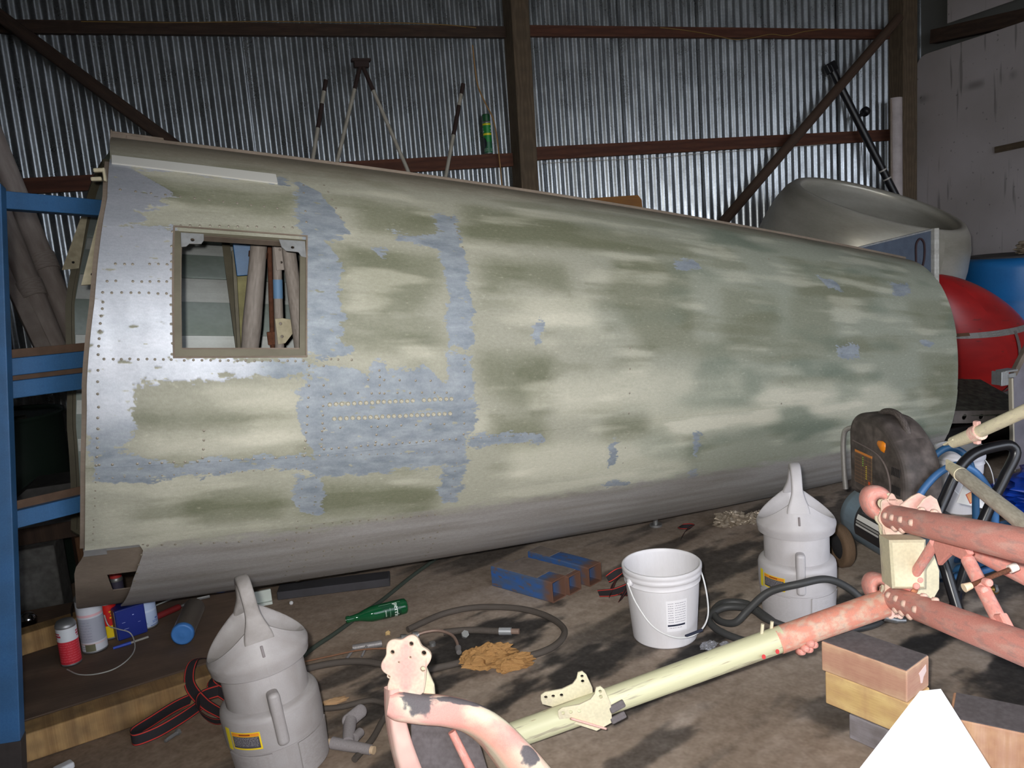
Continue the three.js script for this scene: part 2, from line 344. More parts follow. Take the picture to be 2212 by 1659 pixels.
// a solid sheet on the fuselage surface; x0, x1 may depend on the angle, a0, a1 on the fraction along x
function sheetOn(x0, x1, a0, a1, o0, o1, nu = 24, nv = 16) {
  const f = (q) => (typeof q === 'function' ? q : () => q); const X0 = f(x0), X1 = f(x1), A0 = f(a0), A1 = f(a1), pos = [], uv = [], idx = [];
  const at = (i, j, off) => {
    const u = i / nu, v = j / nv; let X = mix(-0.3, 3.3, u); for (let k = 0; k < 4; k++) { const d = mix(A0(X), A1(X), v); X = mix(X0(d), X1(d), u); }
    const d = mix(A0(X), A1(X), v); return [skinPoint(X, d, off), X, d];
  };
  const N = (nu + 1) * (nv + 1);
  for (const off of [o1, o0]) for (let j = 0; j <= nv; j++) for (let i = 0; i <= nu; i++) { const [p, X, d] = at(i, j, off); pos.push(p.x, p.y, p.z); uv.push((X + 0.7) / 4.2, 1 - Math.abs(d) / 180); }
  const w = nu + 1;
  for (let j = 0; j < nv; j++) for (let i = 0; i < nu; i++) { const a = j * w + i, b = a + 1, c = a + w, d = c + 1; idx.push(a, c, b, b, c, d); idx.push(N + a, N + b, N + c, N + b, N + d, N + c); }
  const g0 = new THREE.BufferGeometry(); g0.setAttribute('position', new THREE.Float32BufferAttribute(pos, 3)); g0.setAttribute('uv', new THREE.Float32BufferAttribute(uv, 2)); g0.setIndex(idx); g0.computeVertexNormals();
  const edge = []; const ring = [];
  for (let i = 0; i <= nu; i++) ring.push(i); for (let j = 1; j <= nv; j++) ring.push(j * w + nu); for (let i = nu - 1; i >= 0; i--) ring.push(nv * w + i); for (let j = nv - 1; j >= 0; j--) ring.push(j * w);
  const ep = [], eu = [];
  for (let k = 0; k < ring.length - 1; k++) { const a = ring[k], b = ring[k + 1]; for (const q of [a, b, N + a, b, N + b, N + a]) { ep.push(...pos.slice(3 * q, 3 * q + 3)); eu.push(...uv.slice(2 * q, 2 * q + 2)); } }
  const g1 = new THREE.BufferGeometry(); g1.setAttribute('position', new THREE.Float32BufferAttribute(ep, 3)); g1.setAttribute('uv', new THREE.Float32BufferAttribute(eu, 2)); g1.computeVertexNormals();
  return mergeGeometries([strip(g0), g1]);
}
// --- the worn paint: soft olive and cream blotches over grey-green, bare metal where it has been stripped
const SW = 2048, SH = 1024;
function maskOf(list, blur) {
  const W = 1024, H = 512, c = document.createElement('canvas'); c.width = W; c.height = H; const g = c.getContext('2d'); g.fillStyle = '#000'; g.fillRect(0, 0, W, H); g.fillStyle = '#fff';
  for (const p of list) { g.beginPath(); for (let i = 0; i < p.length; i += 2) g.lineTo(p[i], p[i + 1]); g.closePath(); g.fill(); }
  const d = g.getImageData(0, 0, W, H).data; let a = new Float32Array(W * H); for (let i = 0; i < a.length; i++) a[i] = d[4 * i] / 255;
  for (let pass = 0; pass < (blur ? 2 : 0); pass++) {
    const b = new Float32Array(W * H), n = 2 * blur + 1;
    for (let y = 0; y < H; y++) { let s = 0; for (let x = -blur; x < W; x++) { s += a[y * W + Math.min(W - 1, x + blur)] - (x - blur - 1 >= 0 ? a[y * W + x - blur - 1] : x - blur - 1 >= -blur ? 0 : 0); if (x >= 0) b[y * W + x] = s / n; } }
    const e = new Float32Array(W * H), m = 2 * Math.round(blur * 0.7) + 1, h = (m - 1) / 2;
    for (let x = 0; x < W; x++) { let s = 0; for (let y = -h; y < H; y++) { s += b[Math.min(H - 1, y + h) * W + x] - (y - h - 1 >= 0 ? b[(y - h - 1) * W + x] : 0); if (y >= 0) e[y * W + x] = s / m; } }
    a = e;
  }
  return (x, y) => { x = clamp(x, 0, W - 1.001); y = clamp(y, 0, H - 1.001); const i = x | 0, j = y | 0, f = x - i, k = y - j, o = j * W + i; return mix(mix(a[o], a[o + 1] ?? 0, f), mix(a[o + W] ?? 0, a[o + W + 1] ?? 0, f), k); };
}
const mMetal = maskOf(PATCHES.metal, 0), mOlive = maskOf(PATCHES.olive, 7), mCream = maskOf(PATCHES.cream, 7);
const metalAt = new Float32Array(SW * SH);
const skinMap = texture(SW, SH, (u, v, px, py) => {
  const x = px / 2, y = (SH - 1 - py) / 2, X = u * 4.2 - 0.7, deg = y / 512 * 180;
  const n1 = fbm(X * 14, deg * 0.5, 2, 4), n2 = fbm(X * 60, deg * 2, 6, 3), streak = fbm(X * 1.3, deg * 0.16, 9, 4), lobes = fbm(X * 3.2, deg * 0.045, 15, 3), grain = rnd() - 0.5;
  let metal = mMetal(x + n1 * 9 + n2 * 5, y + n1 * 8 + n2 * 5); metal = step(0.35, 0.65, metal + n2 * 0.5 - step(0.22, 0.4, fbm(X * 24, deg * 0.9, 61, 3)) * 0.7);
  const keel = step(-2.5, 2.5, deg - (126 - 2 * step(0, 3, X)) + n1 * 4);                  // stripped below the paint line
  const right = step(1.0, 2.4, X);
  let c = rgbm([154, 152, 136], [140, 143, 128], right);
  c = rgbm(c, [108, 109, 88], clamp(mOlive(x + n1 * 4, y + n1 * 4) * (0.75 - 0.3 * right) + step(0.02, 0.34, streak + lobes * 0.8) * 0.38));
  c = rgbm(c, [190, 186, 168], clamp(mCream(x + n1 * 4, y + n1 * 4) * 0.7 + step(0.05, 0.4, lobes * 0.9 - streak) * 0.5));
  c = rgbm(c, [86, 98, 84], step(0.02, 0.30, fbm(X * 2.1 + 7, deg * 0.06, 33, 3)) * right * 0.55);
  c = rgbm(c, [196, 190, 168], step(0.36, 0.5, n2 + n1 * 0.6) * 0.25);                     // rubbed spots
  const polished = step(0.16, 0.06, X) * step(100, 92, deg); const bare = rgbm(rgbm([120, 128, 136], [148, 155, 160], clamp(0.5 + n1 * 1.4)), [176, 178, 184], polished * 0.75 + 0.25 * clamp(0.5 + fbm(X * 5, deg * 0.2, 41, 4) * 1.5));
  c = rgbm(c, bare, metal);
  c = rgbm(c, rgbm([158, 153, 150], [128, 121, 114], clamp(0.3 + fbm(X * 2, deg * 0.25, 51, 4) * 1.2)), keel * 0.95);
  const dust = step(36 - 8 * step(0, 2, X), 14, deg + n1 * 6);                                              // brown dust lying on the crown
  c = rgbm(c, [120, 108, 92], dust * 0.72);
  metalAt[py * SW + px] = clamp(Math.max(metal * (0.25 + 0.25 * polished), keel * 0.2) * (1 - dust * 0.8));
  const g = grain * 9 + n2 * 14; return [c[0] + g, c[1] + g, c[2] + g];
}, true, false);
const skinMetal = texture(1024, 512, (u, v, x, y) => metalAt[y * 2 * SW + x * 2], false, false);
const skinRough = texture(1024, 512, (u, v, x, y) => 0.62 - 0.20 * metalAt[y * 2 * SW + x * 2] + fbm(u * 60, v * 12, 3, 3) * 0.12, false, false);
const skinBump = texture(1024, 512, (u, v) => 0.5 + fbm(u * 12, v * 7, 1, 3) * 0.8, false, false);        // dented sheet
const skin = std({ map: skinMap, metalnessMap: skinMetal, metalness: 1, roughnessMap: skinRough, roughness: 1, bumpMap: skinBump, bumpScale: 0.006 });
const liner = std({ map: mottle([128, 137, 136], [96, 106, 98], { size: 0.6, freq: 5, amount: 0.8, z: 3 }), metalness: 0.45, roughness: 0.45 });
const frameOlive = std({ map: mottle([104, 98, 80], [74, 68, 56], { size: 0.3, freq: 6, amount: 0.7, z: 6 }), metalness: 0.25, roughness: 0.6 });
const dustyAlloy = std({ map: mottle([132, 118, 104], [98, 86, 74], { size: 0.4, freq: 6, amount: 0.7, z: 12 }), metalness: 0.1, roughness: 0.8 });
const brightAlloy = std({ map: mottle([198, 200, 200], [150, 150, 146], { size: 0.2, freq: 6, amount: 0.6, z: 8 }), metalness: 0.7, roughness: 0.4 });
const creamTab = std({ map: mottle([188, 178, 150], [140, 126, 100], { size: 0.2, freq: 6, amount: 0.8, z: 8 }), roughness: 0.75 });

const fuselage = thing('fuselage_section', 'long tapering aircraft fuselage section with worn olive and bare metal skin, lying along the wall', 'fuselage');
const S1 = table([-0.4, 0.3, 1.12, 1.87, 3.42], [55.4, 55.2, 53, 48.7, 39.3]), S2 = table([-0.4, 0.3, 1.0, 3.42], [84.4, 84, 83.3, 74.6]), S3 = table([-0.45, 0.25, 1.1, 3.42], [103.4, 104.3, 101.9, 98]), S4 = 124.4;
const panelOf = (...a) => mesh('skin_panel', sheetOn(...a), skin, fuselage);
const WX0 = (d) => -0.105 - (d - 69) * 0.0016, WX1 = (d) => 0.280 - (d - 69) * 0.0018;   // the bay with the hatch opening
panelOf(rimNear, 3.40, 0, S1, -0.002, 0, 90, 26);
panelOf(rimNear, WX0, S1, S2, -0.002, -0.0003, 10, 16);
panelOf(WX1, 3.40, S1, S2, -0.0015, 0.0028, 80, 16);
panelOf(rimNear, 3.40, S2, S3, -0.002, 0, 90, 14);
panelOf(rimNear, 3.40, S3, S4, -0.002, 0.0022, 90, 16);
panelOf(table([124, 126.9, 137.9, 160, 180], [-0.31, -0.301, -0.348, -0.42, -0.43]), 3.40, S4, 180, -0.002, 0, 80, 24);
mesh('far_side_skin', sheetOn(rimFar, 3.38, -180, 0, -0.002, 0, 60, 46), liner, fuselage);
// belly liner left of the cut-away keel skin, with its rectangular opening
{
  const bm = dustyAlloy, L = rimNear, R = -0.26;
  const g = [sheetOn(L, -0.418, 125.5, 164, -0.014, -0.011, 6, 14), sheetOn(-0.418, R, 125.5, 135.8, -0.014, -0.011, 6, 4), sheetOn(-0.418, R, 145, 164, -0.014, -0.011, 6, 8)];
  mesh('belly_plate', mergeGeometries(g), bm, fuselage);
  mesh('edge_strip', mergeGeometries([sheetOn((d) => rimNear(d) - 0.004, -0.40, 124.2, 126.4, -0.010, 0.002, 4, 2), sheetOn(-0.40, -0.30, 123.6, 125.6, -0.010, -0.004, 4, 2)]), brightAlloy, fuselage);
}
// raised strip near the crown and the crown cap
mesh('crown_strip', sheetOn(-0.238, 0.245, table([-0.24, 0.25], [29.6, 30.2]), table([-0.24, 0.25], [33.6, 35.0]), 0.0003, 0.006, 16, 2), std({ color: css(196, 194, 186), roughness: 0.6 }), fuselage);
mesh('crown_cap', sheetOn(-0.2, 3.38, 0, 9, 0.0003, 0.010, 60, 5), dustyAlloy, fuselage);
{ // open latch box at the forward end of the crown
  const g = thingless([[box(0.16, 0.035, 0.008), 0, 0, 0], [box(0.16, 0.008, 0.05), 0, 0.018, -0.02], [box(0.006, 0.05, 0.06), -0.078, 0, -0.02], [box(0.006, 0.035, 0.05), 0.078, 0, -0.02]]);
  g.rotateZ(-0.17); g.translate(-0.17, 1.79, -3.03); mesh('latch_box', g, dustyAlloy, fuselage);
}
function thingless(list) { return join(list.map(([g, x, y, z]) => g.translate(x, y, z))); }
// forward frames: a dusty channel round the open end, near and far, with their cream hinge strips
mesh('end_frame', mergeGeometries([sheetOn((d) => rimNear(d) - 0.013, (d) => rimNear(d) + 0.01, 32, 124, -0.012, -0.004, 2, 26), sheetOn((d) => rimNear(d) - 0.013, (d) => rimNear(d) - 0.009, 32, 124, -0.045, -0.012, 2, 26)]), dustyAlloy, fuselage);
mesh('end_frame', mergeGeometries([sheetOn((d) => rimFar(d) - 0.004, (d) => rimFar(d) + 0.016, -150, -20, -0.022, -0.002, 2, 30), sheetOn((d) => rimFar(d) + 0.014, (d) => rimFar(d) + 0.026, -150, -20, -0.006, -0.003, 2, 30)]), frameOlive, fuselage);
function quadPlate(p, t) {   // thin plate through four corners (two bottom, two top), t thick
  const q = p.map((v) => V(...v)), n = new THREE.Vector3().crossVectors(q[1].clone().sub(q[0]), q[3].clone().sub(q[0])).normalize().multiplyScalar(t / 2), f = q.map((v) => v.clone().add(n)), b = q.map((v) => v.clone().sub(n)), pos = [], uv = [];
  const face = (a, c, d, e) => { for (const v of [a, c, d, a, d, e]) { pos.push(v.x, v.y, v.z); uv.push(v.x + v.z, v.y); } };
  face(f[0], f[1], f[2], f[3]); face(b[1], b[0], b[3], b[2]); for (let k = 0; k < 4; k++) { const m = (k + 1) % 4; face(f[m], f[k], b[k], b[m]); }
  const g = new THREE.BufferGeometry(); g.setAttribute('position', new THREE.Float32BufferAttribute(pos, 3)); g.setAttribute('uv', new THREE.Float32BufferAttribute(uv, 2)); g.computeVertexNormals(); return g;
}
for (const p of HINGES) { const h = mesh('hinge_strip', quadPlate(p, 0.006), creamTab, fuselage), a = V(...p[0]).lerp(V(...p[1]), 0.6).lerp(V(...p[3]), 0.12); mesh('screw_hole', new THREE.CylinderGeometry(0.005, 0.005, 0.008, 12).rotateX(Math.PI / 2).translate(a.x, a.y, a.z), std({ color: css(30, 28, 26), roughness: 0.9 }), h); }
mesh('hinge_bracket', join([box(0.03, 0.012, 0.03).translate(-0.27, 1.665, -2.75), box(0.03, 0.012, 0.03).translate(-0.28, 1.64, -2.75), box(0.008, 0.04, 0.03).translate(-0.257, 1.652, -2.75)]), creamTab, fuselage);
// inside: stringers along the far side, ring frames
const stringerAlloy = std({ map: mottle([168, 172, 170], [130, 136, 130], { size: 0.3 }), metalness: 0.5, roughness: 0.45 });
for (const d of [-57, -69, -72.5, -86, -95, -101, -112, -126]) mesh('stringer', mergeGeometries([sheetOn((q) => rimFar(q) + 0.03, 3.2, d - 0.9, d + 0.9, -0.020, -0.017, 20, 1), sheetOn((q) => rimFar(q) + 0.03, 3.2, d - 1.9, d - 0.8, -0.019, -0.003, 20, 1), sheetOn((q) => rimFar(q) + 0.03, 3.2, d + 0.8, d + 1.9, -0.019, -0.003, 20, 1)]), stringerAlloy, fuselage);
for (const x of [0.06, 0.62, 1.25, 1.9, 2.6]) mesh('ring_frame', mergeGeometries([sheetOn(x, x + 0.004, -178, -4, -0.06, -0.003, 1, 40), sheetOn(x, x + 0.03, -178, -4, -0.064, -0.06, 1, 40)]), frameOlive, fuselage);
// hatch opening: four bars and two pierced corner brackets
{
  const frame = new THREE.Group(); frame.name = 'hatch_frame'; fuselage.add(frame);
  const xa = (o) => (d) => -0.094 - (d - 69) * 0.0016 + o, xb = (o) => (d) => 0.268 - (d - 69) * 0.0018 + o, bar = (...a) => mesh('frame_bar', sheetOn(...a), frameOlive, frame), t0 = 54.6, t1 = 84.2;
  bar(xa(-0.012), xb(0.014), t0 - 0.4, t0 + 1.4, -0.012, -0.001, 10, 2); bar(xa(-0.014), xb(0.012), t1 - 1.5, t1 - 0.1, -0.012, -0.001, 10, 2);
  bar(xa(-0.014), xa(0.008), t0 + 1.4, t1 - 1.5, -0.012, -0.001, 2, 12); bar(xb(-0.007), xb(0.014), t0 + 1.4, t1 - 1.5, -0.012, -0.001, 2, 12);
  const lip = mesh('frame_lip', mergeGeometries([sheetOn(xa(-0.016), xb(0.016), t0 - 0.7, t0 - 0.3, -0.004, 0.003, 10, 1), sheetOn(xa(-0.016), xb(0.016), t1 - 0.15, t1 + 0.2, -0.004, 0.003, 10, 1), sheetOn(xa(-0.016), xa(-0.011), t0 - 0.4, t1, -0.004, 0.003, 1, 12), sheetOn(xb(0.011), xb(0.016), t0 - 0.4, t1, -0.004, 0.003, 1, 12), sheetOn(xa(0.006), xb(-0.005), t1 - 1.8, t1 - 1.4, -0.04, -0.004, 10, 1), sheetOn(xa(0.006), xb(-0.005), t0 + 1.2, t0 + 1.5, -0.04, -0.004, 10, 1), sheetOn(xa(0.006), xa(0.010), t0 + 1.3, t1 - 1.5, -0.04, -0.004, 1, 12)]), dustyAlloy, frame);
  const bracket = (outline, hole, x, d) => { const o = skinPoint(x, d, 0.0), ex = skinPoint(x + 0.02, d).sub(skinPoint(x - 0.02, d)), ey = skinPoint(x, d - 1).sub(skinPoint(x, d + 1)); return mesh('corner_bracket', laid(plate(outline, 0.004, [hole]), o.toArray(), ex.toArray(), ey.toArray()), brightAlloy, frame); };
  bracket([[0, 0], [0.064, 0.0], [0.064, -0.020], [0.056, -0.032], [0.022, -0.034], [0.013, -0.044], [0, -0.046]], [0.032, -0.021, 0.006], xa(0.004)(t0), t0 + 1.2);
  bracket([[0.006, 0], [-0.075, 0], [-0.068, -0.024], [-0.056, -0.036], [-0.016, -0.038], [-0.008, -0.052], [0.006, -0.054]], [-0.034, -0.024, 0.006], xb(-0.001)(t0), t0 + 1.2);
}
// rivets: small round heads in rows (too many and too small to pick apart)
function headsOn(list, r, h, mat, name, jitter, big) {
  const at = []; for (const [xa, da, xb, db, n] of list) for (let k = 0; k < n; k++) { const f = n > 1 ? k / (n - 1) : 0; if (rnd() > 0.04) at.push([mix(xa, xb, f) + rr(-1, 1) * jitter, mix(da, db, f) + rr(-1, 1) * jitter * 60]); }
  const g = big ? lathe([[0, h * 0.5], [r * 0.35, h * 0.5], [r * 0.6, h * 0.1], [r * 0.72, h], [r * 0.95, h * 0.8], [r, 0]], 12) : lathe([[0, h], [r * 0.6, h * 0.82], [r, 0]], 8);
  const im = new THREE.InstancedMesh(g, mat, at.length), m = new THREE.Matrix4(), q = new THREE.Quaternion();
  at.forEach(([x, d], i) => { const p = skinPoint(x, d, 0.0008), n = skinPoint(x, d, 0.01).sub(p).normalize(); q.setFromUnitVectors(V(0, 1, 0), n); m.compose(p, q, V(1, 1, 1)); im.setMatrixAt(i, m); });
  im.name = name; im.userData.kind = 'stuff'; im.castShadow = im.receiveShadow = true; fuselage.add(im); return im;
}
headsOn(RIVETS, 0.0042, 0.0018, std({ color: css(140, 132, 118), metalness: 0.3, roughness: 0.5 }), 'rivet_heads', 0.0012);
headsOn(SCREWS, 0.0075, 0.0032, std({ color: css(176, 170, 152), metalness: 0.3, roughness: 0.5 }), 'screw_heads', 0.0008, true);
// things stowed inside, seen through the hatch
const greyPaint = std({ map: mottle([158, 148, 140], [118, 106, 96], { size: 0.3, freq: 5, amount: 0.7, z: 2 }), roughness: 0.7 });
const rust = std({ map: mottle([112, 68, 46], [74, 48, 36], { size: 0.15, freq: 6, amount: 0.9, z: 5 }), roughness: 0.9 });
const blueSteel = std({ map: mottle([54, 102, 148], [48, 84, 118], { size: 0.5, freq: 6, amount: 0.6, z: 7 }), roughness: 0.5 });
{
  const b = thing('steel_box', 'blue painted steel box hanging inside the fuselage hatch', 'box');
  mesh('box_face', box(0.064, 0.205, 0.06, 0.003).translate(0.123, 1.428, -3.20), blueSteel, b);
  mesh('box_edge', box(0.018, 0.195, 0.056, 0.003).translate(0.165, 1.428, -3.203), greyPaint, b);
  const ch = thing('channel_strut', 'olive channel strut with a flange, leftmost of the struts inside the hatch', 'strut');
  mesh('web', beam([0.075, 0.72, -3.28], [0.122, 1.42, -3.28], 0.060, 0.006, [0, 0, 1], 0.002), std({ map: mottle([150, 144, 96], [118, 110, 74], { size: 0.3, amount: 0.8 }), roughness: 0.7 }), ch);
  mesh('flange', beam([0.044, 0.72, -3.265], [0.093, 1.42, -3.265], 0.014, 0.04, [0, 0, 1], 0.002), frameOlive, ch);
  const t1 = thing('tube_strut', 'thick grey tube with a brown band, second strut inside the hatch', 'strut');
  mesh('tube_body', lathe([[0, -0.33], [0.026, -0.33], [0.030, -0.24], [0.034, -0.1], [0.030, 0.1], [0.028, 0.3], [0, 0.3]], 24).rotateZ(-0.20).rotateX(0.06).translate(0.138, 1.24, -3.10), greyPaint, t1);
  mesh('band', lathe([[0.0305, 0], [0.033, 0.001], [0.033, 0.021], [0.0305, 0.022]], 24).rotateZ(-0.20).rotateX(0.06).translate(0.168, 1.385, -3.10), rust, t1);
  const t2 = thing('bracket_strut', 'slim grey strut with blue mark and pierced lug bracket inside the hatch', 'strut');
  mesh('tube_body', rod([0.176, 0.78, -3.03], [0.240, 1.50, -3.03], 0.017, 0.015), greyPaint, t2);
  mesh('blue_mark', rod([0.2165, 1.235, -3.03], [0.2225, 1.302, -3.03], 0.0168), std({ color: css(104, 140, 176), roughness: 0.6 }), t2);
  mesh('lug', laid(plate([[-0.012, -0.06], [0.012, -0.058], [0.062, -0.004], [0.058, 0.018], [0.012, 0.03], [-0.012, 0.03]], 0.008, [[0.004, 0.012, 0.006], [0.004, -0.034, 0.006]]), [0.208, 1.135, -3.008], [1, 0, 0], [0.06, 1, 0]), creamTab, t2);
  mesh('lug', laid(plate([[-0.014, -0.05], [0.014, -0.05], [0.03, -0.02], [0.026, 0.05], [-0.014, 0.05]], 0.008, [[0.004, 0.02, 0.005], [0.004, -0.024, 0.005]]), [0.236, 1.385, -3.008], [1, 0, 0], [0.06, 1, 0]), greyPaint, t2);
  const t3 = thing('tube_strut', 'thick pale grey tube, rightmost strut inside the hatch', 'strut');
  mesh('tube_body', rod([0.275, 0.76, -2.98], [0.268, 1.44, -2.98], 0.026, 0.024), greyPaint, t3);
  const t4 = thing('link_rod', 'thin rusty link rod between the grey struts inside the hatch', 'rod');
  mesh('rod_body', rod([0.160, 0.76, -3.19], [0.221, 1.45, -3.19], 0.009), rust, t4); mesh('fork_end', box(0.034, 0.05, 0.02, 0.003).translate(0.188, 1.085, -3.19), rust, t4);
}
// ---------------------------------------------------------------- left side: blue rack, platform, spray cans, jugs, strap
{
  const r = thing('steel_rack', 'blue painted box-steel rack with four rungs reaching into the open fuselage end', 'rack');
  mesh('post', beam([-0.683, 0.10, -2.470], [-0.537, 1.625, -2.66], 0.062, 0.062, [0, 0, 1], 0.003), blueSteel, r);
  mesh('post_foot', beam([-0.693, 0.0, -2.462], [-0.682, 0.11, -2.471], 0.066, 0.066, [0, 0, 1], 0.003), std({ map: mottle([62, 54, 50], [44, 38, 36], { size: 0.2 }), roughness: 0.9 }), r);
  const dustTop = std({ map: mottle([98, 76, 60], [70, 54, 44], { size: 0.3 }), roughness: 0.95 });
  const rung = (a, b, h) => { mesh('rung', beam(a, b, h, 0.05, [0, 1, 0], 0.003), blueSteel, r); };
  const rungs = [[[-0.555, 1.590, -2.70], [-0.12, 1.555, -3.10], 0.05], [[-0.60, 1.118, -2.68], [-0.20, 1.098, -2.98], 0.05], [[-0.61, 1.055, -2.66], [-0.20, 1.03, -2.98], 0.05], [[-0.655, 0.690, -2.60], [-0.22, 0.66, -2.93], 0.05]];
  for (const [a, b, h] of rungs) rung(a, b, h);
  for (const [a, b] of [rungs[1], rungs[2], rungs[3]]) mesh('dust_layer', beam([a[0], a[1] + 0.0265, a[2]], [b[0], b[1] + 0.0265, b[2]], 0.003, 0.046, [0, 1, 0], 0.001).clone(), dustTop, r);
}
// grey pipes leaning in the dark corner
const pvc = std({ map: mottle([172, 160, 152], [130, 116, 108], { size: 0.5, z: 3 }), roughness: 0.7 });
{
  const pipe = (label, a, b, r, at) => { const t = thing('grey_pipe', label, 'pipe'); mesh('pipe_body', rod(a, b, r), pvc, t); const A = V(...a), B = V(...b), c = A.clone().lerp(B, at), d = B.clone().sub(A).normalize(); mesh('collar', rod(c.clone().addScaledVector(d, -0.04).toArray(), c.clone().addScaledVector(d, 0.04).toArray(), r + 0.008), pvc, t); };
  pipe('grey plastic pipe leaning in the corner, right one of the two with collars', [-1.02, 2.62, -4.72], [-0.615, 1.05, -4.255], 0.05, 0.74);
  pipe('grey plastic pipe leaning in the corner, left one of the two with collars', [-1.02, 2.30, -4.55], [-0.69, 1.05, -4.15], 0.048, 0.77);
  const s = single('square_tube', 'short pale grey square tube leaning below the two round pipes', 'tube', beam([-0.90, 1.52, -4.36], [-0.725, 1.06, -4.07], 0.062, 0.062, [0.3, 0, 1], 0.004), pvc);
  for (const [k, a, b] of [[0, [-0.93, 1.75, -4.75], [-0.71, 1.04, -4.58]], [1, [-0.96, 1.60, -4.9], [-0.79, 1.04, -4.70]], [2, [-0.88, 1.60, -4.8], [-0.69, 1.04, -4.63]]])
    single('dark_rod', ['black rod leaning in the dark corner, nearest the grey pipes', 'black rod leaning in the dark corner, leftmost of three', 'black rod leaning in the dark corner, closest to the fuselage'][k], 'rod', rod(a, b, 0.017), std({ color: css(34, 30, 30), roughness: 0.6 }));
  const sh = thing('wooden_shelf', 'dusty brown plank shelf behind the rack, under the leaning pipes', 'shelf', [-0.95, 0, -4.2]); mesh('shelf_board', box(1.1, 0.03, 0.9).translate(0.1, 1.02, -0.15), darkWood, sh); for (const x of [-0.4, 0.6]) mesh('leg', box(0.06, 1.0, 0.06).translate(x, 0.503, -0.5), darkWood, sh);
  const d = thing('oil_drum', 'dark green steel drum standing behind the blue rack', 'drum', [-1.0, 0, -4.22]);
  mesh('drum_body', lathe([[0, 0.02], [0.27, 0.02], [0.285, 0], [0.285, 0.03], [0.275, 0.04], [0.275, 0.27], [0.285, 0.28], [0.275, 0.29], [0.275, 0.54], [0.285, 0.55], [0.275, 0.56], [0.275, 0.76], [0.286, 0.775], [0.286, 0.79], [0.276, 0.785], [0.27, 0.77], [0, 0.77]], 48), std({ color: css(32, 46, 38), roughness: 0.5 }), d);
  mesh('bung', lathe([[0, 0.01], [0.03, 0.01], [0.034, 0], [0.034, -0.01]], 20).translate(0.12, 0.78, 0.1), std({ color: css(60, 60, 56), roughness: 0.5, metalness: 0.5 }), d);
  const b = single('engine_shroud', 'dull grey metal shroud lying on timbers under the fuselage end', 'shroud', laid(plate([[-0.24, 0], [0.26, 0], [0.28, 0.10], [0.20, 0.155], [-0.12, 0.155], [-0.24, 0.07]], 0.24), [-0.67, 0.40, -3.75], [1, 0.0, 0], [0, 1, 0]), std({ map: mottle([86, 84, 82], [58, 54, 50], { size: 0.3 }), metalness: 0.3, roughness: 0.6 }));
  single('timber_block', 'dark timber block carrying the grey shroud behind the rack', 'timber', box(0.5, 0.07, 0.16).translate(-0.66, 0.363, -3.72), darkWood);
  single('concrete_block', 'grey concrete block under the dark timber behind the rack', 'block', box(0.20, 0.325, 0.2, 0.01).translate(-0.82, 0.163, -3.68), std({ map: mottle([112, 110, 106], [80, 76, 72], { size: 0.2, speck: 0.1 }), roughness: 0.95 }));
  single('wood_offcut', 'brown wood offcut standing beside the concrete block behind the rack', 'wood', box(0.14, 0.325, 0.10, 0.006).rotateY(0.3).translate(-0.60, 0.163, -3.70), std({ map: woodMap([120, 82, 52], [86, 58, 38], { size: 0.3 }), roughness: 0.9 }));
}
// low plywood platform on a timber, another timber lying on it
const palePine = std({ map: woodMap([176, 140, 90], [140, 106, 66], { size: 0.35, rings: 7, dirt: [90, 72, 52], dirtAmount: 0.5, z: 2, along: 'u' }), roughness: 0.85 });
const ply = std({ map: woodMap([122, 98, 80], [94, 76, 62], { size: 0.7, rings: 4, dirt: [78, 64, 56], dirtAmount: 0.7, z: 31, along: 'u' }), roughness: 0.9 });
single('timber_beam', 'long yellowish timber lying along the front edge of the low platform', 'timber', beam([-1.9, 0.045, -2.285], [-0.075, 0.045, -2.685], 0.09, 0.085, [0, 1, 0], 0.006).clone(), palePine);
{
  const t = thing('plywood_platform', 'low dirty plywood platform carrying the spray cans under the fuselage', 'platform');
  const s = new THREE.Shape([[-1.9, 2.335], [-0.09, 2.735], [0.02, 3.55], [-1.9, 3.55]].map(([x, y]) => new THREE.Vector2(x, y)));
  mesh('deck_board', boxUv(new THREE.ExtrudeGeometry(s, { depth: 0.018, bevelEnabled: false }).rotateX(-Math.PI / 2).translate(0, 0.070, 0)), ply, t);
  for (const z of [-2.95, -3.45]) mesh('bearer', box(1.4, 0.068, 0.07).translate(-0.85, 0.035, z), darkWood, t);
}
single('timber_beam', 'short pale timber lying across the platform behind the red spray can', 'timber', beam([-1.7, 0.127, -2.80], [-0.50, 0.127, -3.225], 0.072, 0.075, [0, 1, 0], 0.005).clone(), palePine);

